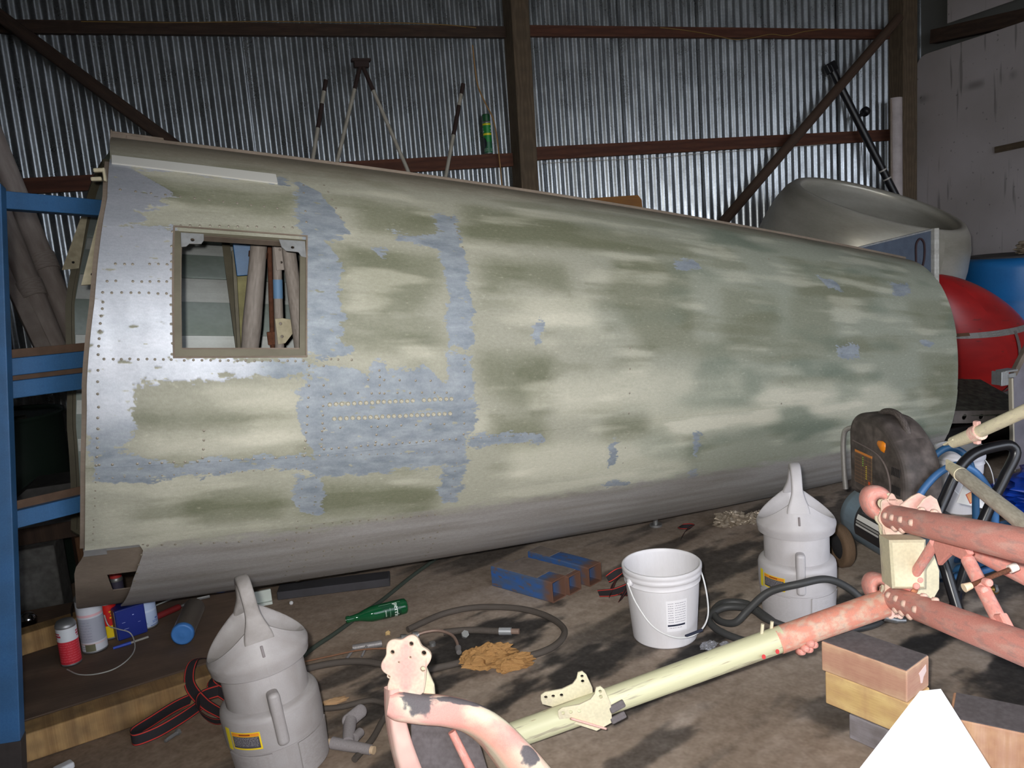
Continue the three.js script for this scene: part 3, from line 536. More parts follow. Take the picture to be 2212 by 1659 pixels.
// printed cans
const canPrint = (w, h, draw) => { const t = painted(w, h, draw); t.wrapS = THREE.RepeatWrapping; return std({ map: t, roughness: 0.42, metalness: 0.05 }); };
const white = std({ map: mottle([216, 216, 218], [186, 182, 178], { size: 0.3, amount: 0.35 }), roughness: 0.5 });
const greyMetal = std({ color: css(150, 150, 150), metalness: 0.7, roughness: 0.45 });
function sprayCan(name, label, at, r, h, print, capH, capMat, turn = 0, lean = [0, 0]) {
  const t = thing(name, label, 'can', at, 0); t.rotation.set(lean[0], turn, lean[1]);
  const k = new THREE.CylinderGeometry(r, r, h, 36, 1, true).translate(0, h / 2 + 0.006, 0); mesh('can_body', k, print, t);
  mesh('base_ring', lathe([[0, 0.004], [r * 0.8, 0.004], [r * 0.98, 0], [r * 1.02, 0.004], [r, 0.008]], 36), greyMetal, t);
  mesh('shoulder', lathe([[r, h + 0.006], [r * 1.03, h + 0.01], [r * 0.98, h + 0.015], [r * 0.8, h + 0.026], [0, h + 0.028]], 36), greyMetal, t);
  if (capH) mesh('cap', lathe([[r * 0.9, h + 0.012], [r * 0.94, h + capH * 0.9], [r * 0.86, h + capH], [0, h + capH]], 36), capMat, t);
  return t;
}
const scribble = (g, x, y, w, n, dy, c, lw = 2) => { g.fillStyle = c; for (let i = 0; i < n; i++) { let q = x; while (q < x + w) { const l = rr(4, 16); g.fillRect(q, y + i * dy, Math.min(l, x + w - q), lw); q += l + rr(2, 5); } } };
sprayCan('spray_can', 'red and white spray can without cap, standing foremost on the platform', [-0.598, 0.09, -2.945], 0.032, 0.125, canPrint(256, 160, (g, w, h) => { g.fillStyle = '#d2303c'; g.fillRect(0, 0, w, h); g.fillStyle = '#dcdfe2'; g.fillRect(0, 0, w, h * 0.36); for (const x of [20, 148]) { g.fillStyle = '#c23a4a'; g.fillRect(x, 18, 60, 6); g.fillRect(x, 28, 64, 8); g.fillRect(x + 4, 40, 40, 5); } scribble(g, 0, 66, w, 8, 11, '#e0707a', 2); scribble(g, 0, 150, w, 1, 6, '#a8202c', 3); }), 0, null, 0.6);
sprayCan('spray_can', 'tall white spray can with grey printing beside the red can', [-0.535, 0.09, -3.02], 0.041, 0.18, canPrint(256, 256, (g, w, h) => { g.fillStyle = '#cfd0d6'; g.fillRect(0, 0, w, h); g.fillStyle = '#dfb0b4'; g.fillRect(0, 66, w, 12); g.fillStyle = '#a7a9b4'; g.fillRect(0, 86, w, 120); scribble(g, 100, 96, 44, 9, 12, '#d8d9de', 3); scribble(g, 170, 104, 50, 7, 14, '#878a98', 2); g.fillStyle = '#d8c4c4'; g.fillRect(0, 212, w, 8); scribble(g, 20, 228, 200, 2, 10, '#8a8c92', 3); g.fillStyle = '#6b6a52'; g.fillRect(190, 216, 34, 36); }), 0, null, 1.0);
sprayCan('spray_can', 'slim red and yellow spray can half hidden behind the tall white can', [-0.492, 0.09, -3.10], 0.029, 0.14, canPrint(256, 192, (g, w, h) => { g.fillStyle = '#cc2018'; g.fillRect(0, 0, w, h); g.fillStyle = '#dcdcdc'; g.fillRect(0, 0, w, 24); g.fillStyle = '#e8c818'; g.fillRect(0, 130, w, 62); g.beginPath(); g.fillStyle = '#202018'; for (const x of [20, 84, 148, 212]) { g.fillRect(x, 126, 24, 12); } g.fillStyle = '#e8b818'; for (const x of [10, 74, 138, 202]) { g.fillRect(x, 56, 14, 8); g.fillRect(x + 6, 70, 16, 8); g.fillRect(x, 86, 12, 8); } }), 0, null, 0);
{
  const t = thing('solvent_tin', 'dark blue rectangular solvent tin standing on the platform', 'tin', [-0.428, 0.09, -3.085], 0.34);
  mesh('tin_body', box(0.10, 0.112, 0.075, 0.006).translate(0, 0.058, 0), std({ map: painted(128, 256, (g, w, h) => { g.fillStyle = '#16266e'; g.fillRect(0, 0, w, h); }), roughness: 0.45 }), t);
  mesh('front_print', card(0.09, 0.104).translate(0.002, 0.058, 0.0378), std({ map: painted(128, 256, (g, w, h) => { g.fillStyle = '#17287a'; g.fillRect(0, 0, w, h); g.fillStyle = '#9aa2d0'; g.fillRect(18, 110, 16, 4); g.fillRect(70, 60, 8, 8); g.fillRect(24, 170, 22, 4); g.fillRect(92, 140, 12, 4); }), roughness: 0.4 }), t);
  mesh('side_panel', box(0.002, 0.104, 0.066, 0.0005).translate(-0.0505, 0.058, 0), std({ color: css(112, 98, 92), roughness: 0.6 }), t);
  mesh('cap', lathe([[0, 0.02], [0.018, 0.02], [0.02, 0]], 20).scale(1, 0.6, 1).translate(0.025, 0.114, 0), white, t);
}
sprayCan('paint_can', 'pale blue and white can with blue lettering right of the dark blue tin', [-0.375, 0.09, -3.13], 0.037, 0.10, canPrint(256, 256, (g, w, h) => { g.fillStyle = '#b4c4e2'; g.fillRect(0, 0, w, h); const q = g.createLinearGradient(0, 0, 0, h); g.fillStyle = '#c8d4ea'; g.fillRect(0, 90, w, 20); for (const x of [0, 128]) { g.fillStyle = '#4766b8'; for (const [dx, dy, ww] of [[22, 176, 14], [40, 170, 10], [54, 168, 12], [70, 164, 10]]) { g.fillRect(x + dx, dy, ww, 14); } g.beginPath(); g.arc(x + 96, 166, 12, 0, 7); g.fill(); g.fillStyle = '#c8d4ea'; g.beginPath(); g.arc(x + 96, 166, 5, 0, 7); g.fill(); } scribble(g, 10, 200, 236, 2, 12, '#5d7ac4', 6); g.fillStyle = '#27408a'; g.fillRect(0, 240, 110, 5); }), 0, null, 0.4);
{ // jar on its side with a blue lid
  const t = thing('glass_jar', 'clear dusty jar lying on its side, blue lid towards the viewer', 'jar', [-0.243, 0.1285, -2.90]); t.rotation.set(0, -0.15, 0);
  const g = lathe([[0.0, 0.001], [0.032, 0.001], [0.037, 0.01], [0.037, 0.21], [0.034, 0.225], [0.031, 0.225], [0.034, 0.21], [0.034, 0.012], [0, 0.004]], 36).rotateX(Math.PI / 2).translate(0, 0, -0.23);
  mesh('jar_body', g, new THREE.MeshPhysicalMaterial({ color: css(170, 158, 146), roughness: 0.35, transmission: 0.75, thickness: 0 }), t);
  mesh('lid', lathe([[0, 0.016], [0.010, 0.017], [0.012, 0.0145], [0.027, 0.0145], [0.031, 0.017], [0.037, 0.015], [0.0385, 0.0], [0.034, -0.002]], 40).rotateX(Math.PI / 2).translate(0, 0, -0.004), std({ color: css(66, 120, 186), roughness: 0.4 }), t);
}
{ const t = thing('hand_tool', 'red handled hand tool lying behind the jar', 'tool', [-0.297, 0.10, -3.20], 0.62); mesh('handle', new THREE.CapsuleGeometry(0.012, 0.10, 6, 14).rotateZ(Math.PI / 2).translate(-0.02, 0.004, 0), std({ color: css(120, 34, 36), roughness: 0.5 }), t); mesh('shank', rod([0.04, 0.004, 0], [0.11, 0.004, 0], 0.005), greyMetal, t); mesh('blade', beam([0.11, 0.004, 0], [0.15, 0.006, 0.03], 0.012, 0.006), greyMetal, t); }
{ const t = thing('blue_tipped_stick', 'thin stick with blue end lying before the dark blue tin', 'stick'); mesh('stick_body', rod([-0.42, 0.094, -2.998], [-0.365, 0.094, -3.018], 0.004), std({ color: css(150, 146, 138), roughness: 0.6 }), t); mesh('blue_end', rod([-0.475, 0.094, -2.982], [-0.42, 0.094, -2.998], 0.0045, 0.006), std({ color: css(40, 70, 170), roughness: 0.5 }), t); }
single('loose_wire', 'thin grey wire curling round the cans on the platform', 'wire', tube([[-0.604, 0.093, -2.89], [-0.56, 0.093, -2.83], [-0.512, 0.093, -2.805], [-0.46, 0.093, -2.81], [-0.42, 0.093, -2.86], [-0.403, 0.095, -2.95], [-0.42, 0.12, -3.02], [-0.45, 0.16, -2.98], [-0.47, 0.20, -2.93], [-0.48, 0.23, -2.95]], 0.0022, 70, 6), std({ color: css(168, 166, 160), roughness: 0.5 }));
single('wire_rod', 'thin pale rod lying under the belly behind the pale blue can', 'wire', rod([-0.40, 0.115, -3.22], [-0.16, 0.125, -3.36], 0.003), std({ color: css(150, 152, 150), roughness: 0.5 }));
single('black_tube', 'thin black tube curving up beside the red spray can', 'tube', tube([[-0.60, 0.094, -3.16], [-0.62, 0.15, -3.18], [-0.61, 0.21, -3.17], [-0.57, 0.245, -3.16]], 0.003, 24, 6), std({ color: css(24, 22, 22), roughness: 0.5 }));
sprayCan('red_capped_can', 'small can with a red cap standing inside the belly cut-out', [-0.452, 0.250, -3.12], 0.022, 0.03, canPrint(64, 64, (g, w, h) => { g.fillStyle = '#4a4658'; g.fillRect(0, 0, w, h); }), 0.05, std({ color: css(190, 58, 56), roughness: 0.5 }));
single('chrome_ball', 'small shiny metal fitting lying on the floor behind the rack', 'fitting', lathe([[0, -0.03], [0.018, -0.027], [0.03, -0.012], [0.03, 0.008], [0.02, 0.024], [0.008, 0.03], [0, 0.03]], 24).translate(-0.80, 0.118, -3.36), std({ color: css(210, 210, 214), metalness: 1, roughness: 0.12 }));

// grey plastic drain jugs
const jugGrey = std({ map: mottle([158, 153, 152], [142, 135, 132], { size: 0.4, amount: 0.6, speck: 0.02 }), roughness: 0.55 });
const jugClean = std({ map: mottle([184, 180, 182], [170, 165, 166], { size: 0.4, amount: 0.5, speck: 0.015 }), roughness: 0.5 });
const jugDust = std({ map: mottle([152, 146, 143], [120, 110, 103], { size: 0.3, amount: 0.7, speck: 0.03 }), roughness: 0.75 });
const cautionLabel = std({ map: painted(160, 100, (g, w, h) => { g.fillStyle = '#e4c422'; g.fillRect(0, 0, w, h); g.fillStyle = '#e08a2a'; g.fillRect(6, 5, w - 12, 18); g.fillStyle = '#8a4a18'; g.fillRect(50, 9, 60, 9); g.fillStyle = '#45424a'; g.fillRect(6, 25, w - 14, h - 34); scribble(g, 10, 30, 136, 9, 6, '#a5a2a2', 2); }), roughness: 0.5 });
function lidGeometry() {   // flared collar whose rim climbs to the handle in front and behind
  const n = 96, rows = [], prof = (phi) => {
    const c = Math.abs(Math.cos(phi)), H = 0.040 + 0.068 * c ** 1.7 + 0.018 * c ** 8, r = [[0.109, 0.001], [0.127, 0.0]];
    for (let k = 0; k <= 10; k++) { const s = k / 10, y = mix(0.0, H, s); r.push([y < 0.03 ? mix(0.128, 0.1325, step(0, 0.03, y)) : 0.1325 - (y - 0.03) * 0.45, y]); }
    const [rx, ry] = r[12]; r.push([rx - 0.003, ry + 0.0012], [rx - 0.006, ry]);
    for (let k = 1; k <= 8; k++) { const s = k / 8; r.push([mix(rx - 0.006, 0.02, s), mix(ry - 0.001, 0.020, Math.pow(s, 0.75))]); }
    return r;
  };
  const pos = [], uv = [], idx = []; let m = 0;
  for (let i = 0; i <= n; i++) { const phi = i / n * Math.PI * 2, p = prof(phi); m = p.length; p.forEach(([r, y], k) => { pos.push(Math.sin(phi) * r, y, Math.cos(phi) * r); uv.push(phi * 0.13, k * 0.02); }); }
  for (let i = 0; i < n; i++) for (let k = 0; k < m - 1; k++) { const a = i * m + k, b = a + m; idx.push(a, b, a + 1, b, b + 1, a + 1); }
  const g = new THREE.BufferGeometry(); g.setAttribute('position', new THREE.Float32BufferAttribute(pos, 3)); g.setAttribute('uv', new THREE.Float32BufferAttribute(uv, 2)); g.setIndex(idx); g.computeVertexNormals(); return toCreasedNormals(g, 0.7);
}
function handleGeometry() {   // broad strap from the front of the collar over the top to its back
  const c = curve([[0, 0.085, 0.098], [0, 0.110, 0.0905], [0, 0.150, 0.076], [0, 0.190, 0.060], [0, 0.218, 0.036], [0, 0.225, 0.006], [0, 0.214, -0.024], [0, 0.180, -0.052], [0, 0.135, -0.075], [0, 0.09, -0.095]]), n = 60, k = 16, pos = [], uv = [], idx = [];
  for (let i = 0; i <= n; i++) {
    const t = i / n, p = c.getPointAt(t), d = c.getTangentAt(t), nn = V(0, -d.z, d.y), e = Math.min(t, 1 - t), w = 0.0180 + 0.020 * step(0.28, 0.0, e) ** 1.6, h = 0.010 + 0.003 * step(0.2, 0.5, e);
    for (let j = 0; j <= k; j++) { const a = j / k * Math.PI * 2, ca = Math.cos(a), sa = Math.sin(a); pos.push(p.x + w * Math.sign(ca) * Math.abs(ca) ** 0.5, p.y + nn.y * h * Math.sign(sa) * Math.abs(sa) ** 0.6, p.z + nn.z * h * Math.sign(sa) * Math.abs(sa) ** 0.6); uv.push(a * 0.03, t * 0.5); }
  }
  for (let i = 0; i < n; i++) for (let j = 0; j < k; j++) { const a = i * (k + 1) + j, b = a + k + 1; idx.push(a, a + 1, b, b, a + 1, b + 1); }
  const g = new THREE.BufferGeometry(); g.setAttribute('position', new THREE.Float32BufferAttribute(pos, 3)); g.setAttribute('uv', new THREE.Float32BufferAttribute(uv, 2)); g.setIndex(idx); g.computeVertexNormals(); return g;
}
const creased = (pts, k, a) => toCreasedNormals(lathe(pts, k), a);
const wrapPatch = (r, h, a0, a1, y, t = 0.0015) => new THREE.CylinderGeometry(r, r, h, 16, 1, true, a0, a1 - a0).translate(0, y, 0);
function makeJug(label, at, turn) {
  const t = thing('drain_jug', label, 'jug', at, turn);
  mesh('jug_body', creased([[0, 0.0], [0.112, 0.0], [0.118, 0.004], [0.121, 0.02], [0.1265, 0.10], [0.127, 0.106], [0.1295, 0.108], [0.131, 0.13], [0.131, 0.187], [0.128, 0.198], [0.120, 0.206], [0.1105, 0.210], [0.1095, 0.2105], [0.109, 0.305], [0.105, 0.312], [0.06, 0.318], [0, 0.318]], 72, 0.6), jugGrey, t);
  for (let k = 0; k < 4; k++) { const a = k * Math.PI / 2 + Math.PI / 4; mesh('base_pad', join([new THREE.CylinderGeometry(0.1315, 0.1245, 0.098, 12, 1, true, a - 0.52, 1.04).translate(0, 0.052, 0), new THREE.CylinderGeometry(0.1315, 0.1315, 0.004, 12, 1, false, a - 0.52, 1.04).translate(0, 0.102, 0)]), jugGrey, t); }
  for (let k = 0; k < 4; k += 2) { const a = k * Math.PI / 2; mesh('moulded_rib', box(0.031, 0.147, 0.05, 0.012).translate(0, 0.19, 0.1165).rotateY(a), jugGrey, t); }
  const lid = mesh('lid', lidGeometry().translate(0, 0.308, 0), jugGrey, t);
  mesh('handle', handleGeometry().translate(0, 0.308, 0), jugDust, t);
  mesh('lid_slot', box(0.007, 0.030, 0.006, 0.002).rotateX(-0.42).translate(0.0, 0.372, 0.1165), std({ color: css(120, 112, 112), roughness: 0.7 }), t);
  mesh('caution_label', wrapPatch(0.1318, 0.048, -1.06, -0.40, 0.148), cautionLabel, t);
  mesh('label_strip', wrapPatch(0.1319, 0.062, -1.24, -1.10, 0.149), std({ color: css(226, 206, 40), roughness: 0.5 }), t);
  return t;
}
{
  const a = makeJug('grey plastic drain jug with arched handle standing at the end of the yellowish timber', [0.022, 0.004, -2.175], 0.12); a.rotation.set(-0.03, 0.12, 0.085);
  const b = a.clone(); b.name = numbered('drain_jug'); b.position.set(1.80, 0, -2.245); b.rotation.set(0, -0.58, 0); b.traverse((o) => { if (o.material === jugGrey) o.material = jugClean; if (o.material === jugDust) o.material = jugClean; }); b.userData = { ...b.userData, label: 'clean pale grey drain jug with a black hose round it, beside the white bucket' }; scene.add(b);
}
// black and red ratchet strap heaped beside the jug
function ribbon(pts, w, up = [0, 1, 0], n = 60, tilt = () => 0) {   // flat woven strap along a curve; two thin sides
  const c = curve(pts), pos = [], uv = [], idx = [];
  for (let i = 0; i <= n; i++) {
    const t = i / n, p = c.getPointAt(t), d = c.getTangentAt(t), u = V(...up).applyAxisAngle(d, tilt(t)), s = u.addScaledVector(d, -u.dot(d)).normalize(), q = new THREE.Vector3().crossVectors(d, s).multiplyScalar(0.0009);
    for (const [a, b] of [[-1, -1], [1, -1], [1, 1], [-1, 1], [-1, -1]]) { const v = p.clone().addScaledVector(s, a * w / 2).addScaledVector(q, b); pos.push(v.x, v.y, v.z); uv.push(a * 0.5 + 0.5, t); }
  }
  for (let i = 0; i < n; i++) for (let j = 0; j < 4; j++) { const a = i * 5 + j, b = a + 5; idx.push(a, b, a + 1, b, b + 1, a + 1); }
  const g = new THREE.BufferGeometry(); g.setAttribute('position', new THREE.Float32BufferAttribute(pos, 3)); g.setAttribute('uv', new THREE.Float32BufferAttribute(uv, 2)); g.setIndex(idx); g.computeVertexNormals(); return g.toNonIndexed();
}
const strapMat = std({ map: painted(64, 16, (g, w, h) => { g.fillStyle = '#262226'; g.fillRect(0, 0, w, h); g.fillStyle = '#c8382e'; g.fillRect(3, 0, 6, h); g.fillRect(w - 9, 0, 6, h); }), roughness: 0.85 });
single('ratchet_strap', 'long black and red webbing strap heaped on the floor left of the front jug', 'strap', join([
  ribbon([[-0.19, 0.03, -2.62], [-0.26, 0.03, -2.59], [-0.33, 0.025, -2.54], [-0.385, 0.022, -2.49], [-0.375, 0.022, -2.455], [-0.32, 0.025, -2.46], [-0.25, 0.03, -2.50], [-0.19, 0.03, -2.56]], 0.04, [0, 1, 0.1], 80),
  ribbon([[-0.13, 0.02, -2.48], [-0.18, 0.05, -2.52], [-0.22, 0.09, -2.60], [-0.20, 0.13, -2.66], [-0.15, 0.12, -2.66], [-0.10, 0.07, -2.60]], 0.04, [0.5, 1, 0.4], 60, (t) => t * 1.2),
  ribbon([[-0.09, 0.025, -2.44], [-0.15, 0.03, -2.43], [-0.195, 0.05, -2.48], [-0.19, 0.06, -2.54], [-0.13, 0.05, -2.58], [-0.08, 0.06, -2.56]], 0.04, [0.2, 1, 0.6], 60, (t) => -t * 0.8),
  ribbon([[-0.06, 0.04, -2.56], [-0.10, 0.10, -2.62], [-0.14, 0.14, -2.66], [-0.11, 0.16, -2.70], [-0.05, 0.12, -2.68]], 0.04, [1, 0.5, 0.2], 40),
  ribbon([[-0.08, 0.02, -2.50], [-0.12, 0.04, -2.56], [-0.16, 0.07, -2.60], [-0.14, 0.09, -2.62], [-0.09, 0.05, -2.58]], 0.04, [0.6, 0.8, 0.2], 40),
]), strapMat);
single('steel_bolt', 'small grey bolt lying on the floor beside the heaped strap', 'bolt', join([rod([-0.29, 0.008, -2.435], [-0.262, 0.008, -2.462], 0.006), rod([-0.262, 0.008, -2.462], [-0.256, 0.008, -2.468], 0.010, 0.010, 6), rod([-0.29, 0.008, -2.435], [-0.294, 0.008, -2.431], 0.0045)]), greyMetal);
single('white_offcut', 'small white plastic offcut on the floor at the bottom edge near the rack foot', 'offcut', box(0.05, 0.02, 0.03, 0.006).rotateY(0.5).translate(-0.555, 0.011, -2.42), white);
// ---------------------------------------------------------------- right side, far: board, cowl, fairing, drums, panels
const boardWhite = std({ map: (() => { const t = texture(512, 512, (u, v) => { const big = fbm(u * 3, v * 3, 2, 4), run = fbm(u * 40, v * 3, 7, 3), s = fbm(u * 70, v * 70, 5, 2); let c = rgbm([196, 188, 188], [168, 160, 156], clamp(0.4 + big * 1.2)); c = rgbm(c, [96, 92, 86], step(0.22, 0.36, run) * 0.45 + step(0.33, 0.42, s) * 0.5 + step(0.10, 0.0, Math.abs(v - 0.855) * 4) * step(-0.1, 0.3, fbm(u * 9, 3, 2)) * 0.5); return c; }); t.repeat.set(1 / 2.4, 1 / 2.4); return t; })(), roughness: 0.7 });
{
  const t = thing('white_board', 'large white painted board with rounded corner and runs, against the right wall', 'board');
  const s = new THREE.Shape(); const w = 2.6, h = 2.46, r = 0.15; s.moveTo(0, 0); s.lineTo(w, 0); s.lineTo(w, h); s.lineTo(r, h); s.quadraticCurveTo(0, h, 0, h - r); s.closePath();
  mesh('board_sheet', laid(plate(s, 0.016, [], 0.002), [6.66, 0.45, -6.345], [0, 0.012, 1], [0, 1, 0]), boardWhite, t);
  single('wood_strip', 'short grey wooden strip fixed across the white board', 'strip', beam([6.638, 1.912, -5.49], [6.638, 1.935, -4.9], 0.055, 0.022, [1, 0, 0], 0.004), greyWood);
  single('wall_sheet', 'dull white sheet high on the right wall above the rail', 'sheet', box(0.012, 1.0, 2.6, 0.003).translate(6.73, 3.64, -4.78), boardWhite);
}
// plastic downpipe pieces and black tube leaning by the corner post
{
  const t = thing('gutter_length', 'pale plastic gutter length standing upright against the corner post', 'gutter');
  const prof = []; for (let i = 0; i <= 12; i++) { const a = Math.PI * i / 12; prof.push([-0.062 * Math.cos(a), 0.055 * Math.sin(a)]); } for (let i = 12; i >= 0; i--) { const a = Math.PI * i / 12; prof.push([-0.058 * Math.cos(a), 0.051 * Math.sin(a)]); }
  const g = new THREE.ExtrudeGeometry(new THREE.Shape(prof.map(([x, y]) => new THREE.Vector2(x, y))), { depth: 2.5, bevelEnabled: false }).rotateX(-Math.PI / 2).rotateY(Math.PI);
  mesh('channel', g.translate(6.275, 0.01, -6.25), std({ map: mottle([200, 190, 188], [160, 150, 148], { size: 0.6, amount: 0.6 }), roughness: 0.6 }), t);
  mesh('lip', box(0.02, 2.49, 0.012, 0.003).translate(6.205, 1.255, -6.235), std({ map: mottle([150, 136, 124], [120, 106, 96], { size: 0.5 }), roughness: 0.7 }), t);
  const b = thing('black_tube', 'black telescopic tube with a clamp knob leaning behind the brown brace', 'tube'), blk = std({ color: css(26, 26, 30), roughness: 0.35 });
  const A = [5.62, 2.83, -6.375], B = [6.30, 1.35, -6.12], at = (k) => A.map((q, i) => mix(q, B[i], k));
  mesh('tube_body', rod(A, B, 0.034, 0.036), blk, b); mesh('end_block', beam(at(-0.015), at(0.04), 0.11, 0.06, [0, 0, 1], 0.01), blk, b);
  mesh('clamp_knob', join([rod(at(0.33), [at(0.33)[0] + 0.09, at(0.33)[1] + 0.05, at(0.33)[2] + 0.01], 0.016), lathe([[0, -0.03], [0.04, -0.026], [0.044, 0], [0.04, 0.026], [0, 0.03]], 20).rotateZ(-1.0).translate(at(0.33)[0] + 0.095, at(0.33)[1] + 0.055, at(0.33)[2] + 0.01)]), blk, b);
  for (const k of [0.66, 0.715]) mesh('ring', rod(at(k), at(k + 0.008), 0.038), std({ color: css(190, 184, 176), roughness: 0.4 }), b);
}
// engine cowl standing nose up
{
  const t = thing('engine_cowl', 'big round aluminium engine cowl standing nose up between fuselage and white board', 'cowl', [4.74, 0, -4.78]); 
  const prof = []; const lip = [[0.90, -0.15], [0.90, 0.45], [0.885, 0.78], [0.86, 0.98], [0.82, 1.14], [0.77, 1.25], [0.72, 1.305], [0.69, 1.315], [0.665, 1.305], [0.655, 1.28], [0.66, 1.22], [0.70, 1.13], [0.74, 1.02], [0.76, 0.95]];
  for (const q of lip) prof.push(q);
  const cowlMat = std({ map: mottle([214, 210, 198], [150, 144, 128], { size: 0.9, freq: 4, amount: 0.8, z: 9 }), metalness: 0.4, roughness: 0.36 });
  const g = lathe(prof, 96); t.rotation.set(0.40, 0, -0.13); t.position.set(4.72, 0.43, -5.48); t.scale.setScalar(0.90);
  const bodyM = mesh('cowl_shell', g, cowlMat, t);
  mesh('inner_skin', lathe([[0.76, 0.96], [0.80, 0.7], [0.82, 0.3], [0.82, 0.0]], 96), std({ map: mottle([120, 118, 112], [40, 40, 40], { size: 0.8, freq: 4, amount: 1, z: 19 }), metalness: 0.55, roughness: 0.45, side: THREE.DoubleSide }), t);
  mesh('lip_patch', new THREE.CylinderGeometry(0.752, 0.80, 0.09, 8, 1, true, 0.10, 0.30).translate(0, 1.222, 0), brightAlloy, t);
  mesh('joint_strip', new THREE.CylinderGeometry(0.9025, 0.9025, 0.03, 60, 1, true).translate(0, 0.46, 0), brightAlloy, t);
  for (let k = 0; k < 3; k++) mesh('panel_seam', join([new THREE.CylinderGeometry(0.904, 0.904, 0.75, 2, 1, true, -0.75 + k * 0.62, 0.025).translate(0, 0.40, 0)]), dustyAlloy, t);
}
{
  const t = thing('alloy_sheet', 'blue-grey alloy panel with a bright flange standing before the engine cowl', 'panel'), pm = std({ map: mottle([92, 102, 118], [72, 80, 94], { size: 0.4 }), metalness: 0.3, roughness: 0.5 });
  mesh('panel_sheet', laid(plate([[-0.75, 0.05], [0.64, 0], [0.64, 1.28], [0.0, 1.20], [-0.55, 1.06]], 0.006), [3.84, 0.0, -4.15], [1, 0, 0], [0, 1, 0]), pm, t);
  mesh('edge_flange', beam([4.482, 0.02, -4.135], [4.475, 1.285, -4.135], 0.04, 0.035, [0, 0, 1], 0.003), std({ map: mottle([206, 204, 196], [170, 166, 156], { size: 0.2 }), roughness: 0.5 }), t);
  mesh('top_edge', beam([3.84, 1.20, -4.147], [4.47, 1.278, -4.147], 0.012, 0.014, [0, 0, 1], 0.002), brightAlloy, t);
  mesh('seal_loop', tube([[4.33, 0.98, -4.143], [4.325, 1.10, -4.143], [4.33, 1.20, -4.143], [4.36, 1.225, -4.143], [4.39, 1.20, -4.143], [4.395, 1.10, -4.143], [4.36, 0.99, -4.143]], 0.007, 40, 6), std({ color: css(52, 30, 34), roughness: 0.7 }), t);
}
single('plywood_offcut', 'orange-brown plywood offcut standing behind the fuselage against the corrugated wall', 'plywood', laid(plate([[0, 0], [0.63, 0], [0.60, 1.70], [0.57, 1.74], [0.0, 1.735]], 0.018, [], 0.002), [2.84, 0.0, -6.02], [1, 0.0, 0], [0, 1, -0.07]), std({ map: woodMap([170, 116, 54], [140, 92, 42], { size: 0.6, rings: 4, dirtAmount: 0.15, along: 'u' }), roughness: 0.7 }));
// red tapered fairing with grey straps
{
  const t = thing('red_fairing', 'red egg-shaped fairing with grey T-shaped straps beside the fuselage tail end', 'fairing');
  const redMat = std({ map: (() => { const q = texture(384, 384, (u, v) => { const a = fbm(u * 9, v * 9, 3, 4), b = fbm(u * 30, v * 30, 8, 3); let c = rgbm([176, 34, 32], [140, 24, 26], clamp(0.5 + a)); c = rgbm(c, [96, 40, 38], step(0.28, 0.4, b) * 0.6); return rgbm(c, [128, 100, 90], step(0.38, 0.44, a + b * 0.3) * 0.5); }); return q; })(), roughness: 0.35 });
  const at = (a, b, off = 0) => {   // a: round (0 = towards viewer), b: 0 foot .. 1 crown; egg widest at 0.42
    const y = mix(0.06, 0.97, b), prof = Math.pow(clamp(1 - Math.pow(Math.abs(2 * Math.pow(b, 0.80) - 1), 2.0)), 0.6), w = (0.47 + off) * prof + 0.001, d = (0.22 + off) * prof + 0.001;
    return V(5.14 - 0.46 * b * b + w * Math.sin(a), y + off * (b - 0.5), -4.30 + d * Math.cos(a));
  };
  const grid = (f, n, m) => { const pos = [], uv = [], idx = []; for (let i = 0; i <= n; i++) for (let j = 0; j <= m; j++) { pos.push(...f(i / n, j / m).toArray()); uv.push(i / n, j / m); } for (let i = 0; i < n; i++) for (let j = 0; j < m; j++) { const a = i * (m + 1) + j, b = a + m + 1; idx.push(a, b, a + 1, b, b + 1, a + 1); } const g = new THREE.BufferGeometry(); g.setAttribute('position', new THREE.Float32BufferAttribute(pos, 3)); g.setAttribute('uv', new THREE.Float32BufferAttribute(uv, 2)); g.setIndex(idx); g.computeVertexNormals(); return g; };
  mesh('shell', grid((u, v) => at(u * Math.PI * 2, mix(0.004, 0.996, v)), 64, 48), redMat, t);
  const strapGrey = std({ map: mottle([168, 164, 160], [120, 112, 104], { size: 0.2, amount: 0.8 }), metalness: 0.3, roughness: 0.5 });
  mesh('cross_strap', grid((u, v) => { const a = mix(-0.9, 1.1, u), w = 0.035 + 0.012 * Math.sin(u * 3), b = 0.545 - 0.015 * Math.cos(a * 1.4) + mix(-w / 2, w / 2, v); return at(a, b, 0.008); }, 40, 3), strapGrey, t);
  mesh('brown_strap', grid((u, v) => at(mix(-1.25, -0.55, u), mix(0.535, 0.56, v), 0.009), 16, 2), std({ color: css(98, 66, 44), roughness: 0.8 }), t);
  mesh('down_strap', grid((u, v) => at(mix(0.30, 0.12, u) + mix(-0.035, 0.035, v), mix(0.53, 0.03, u), 0.008), 30, 3), std({ map: mottle([112, 100, 96], [84, 72, 68], { size: 0.2 }), roughness: 0.6 }), t);
}
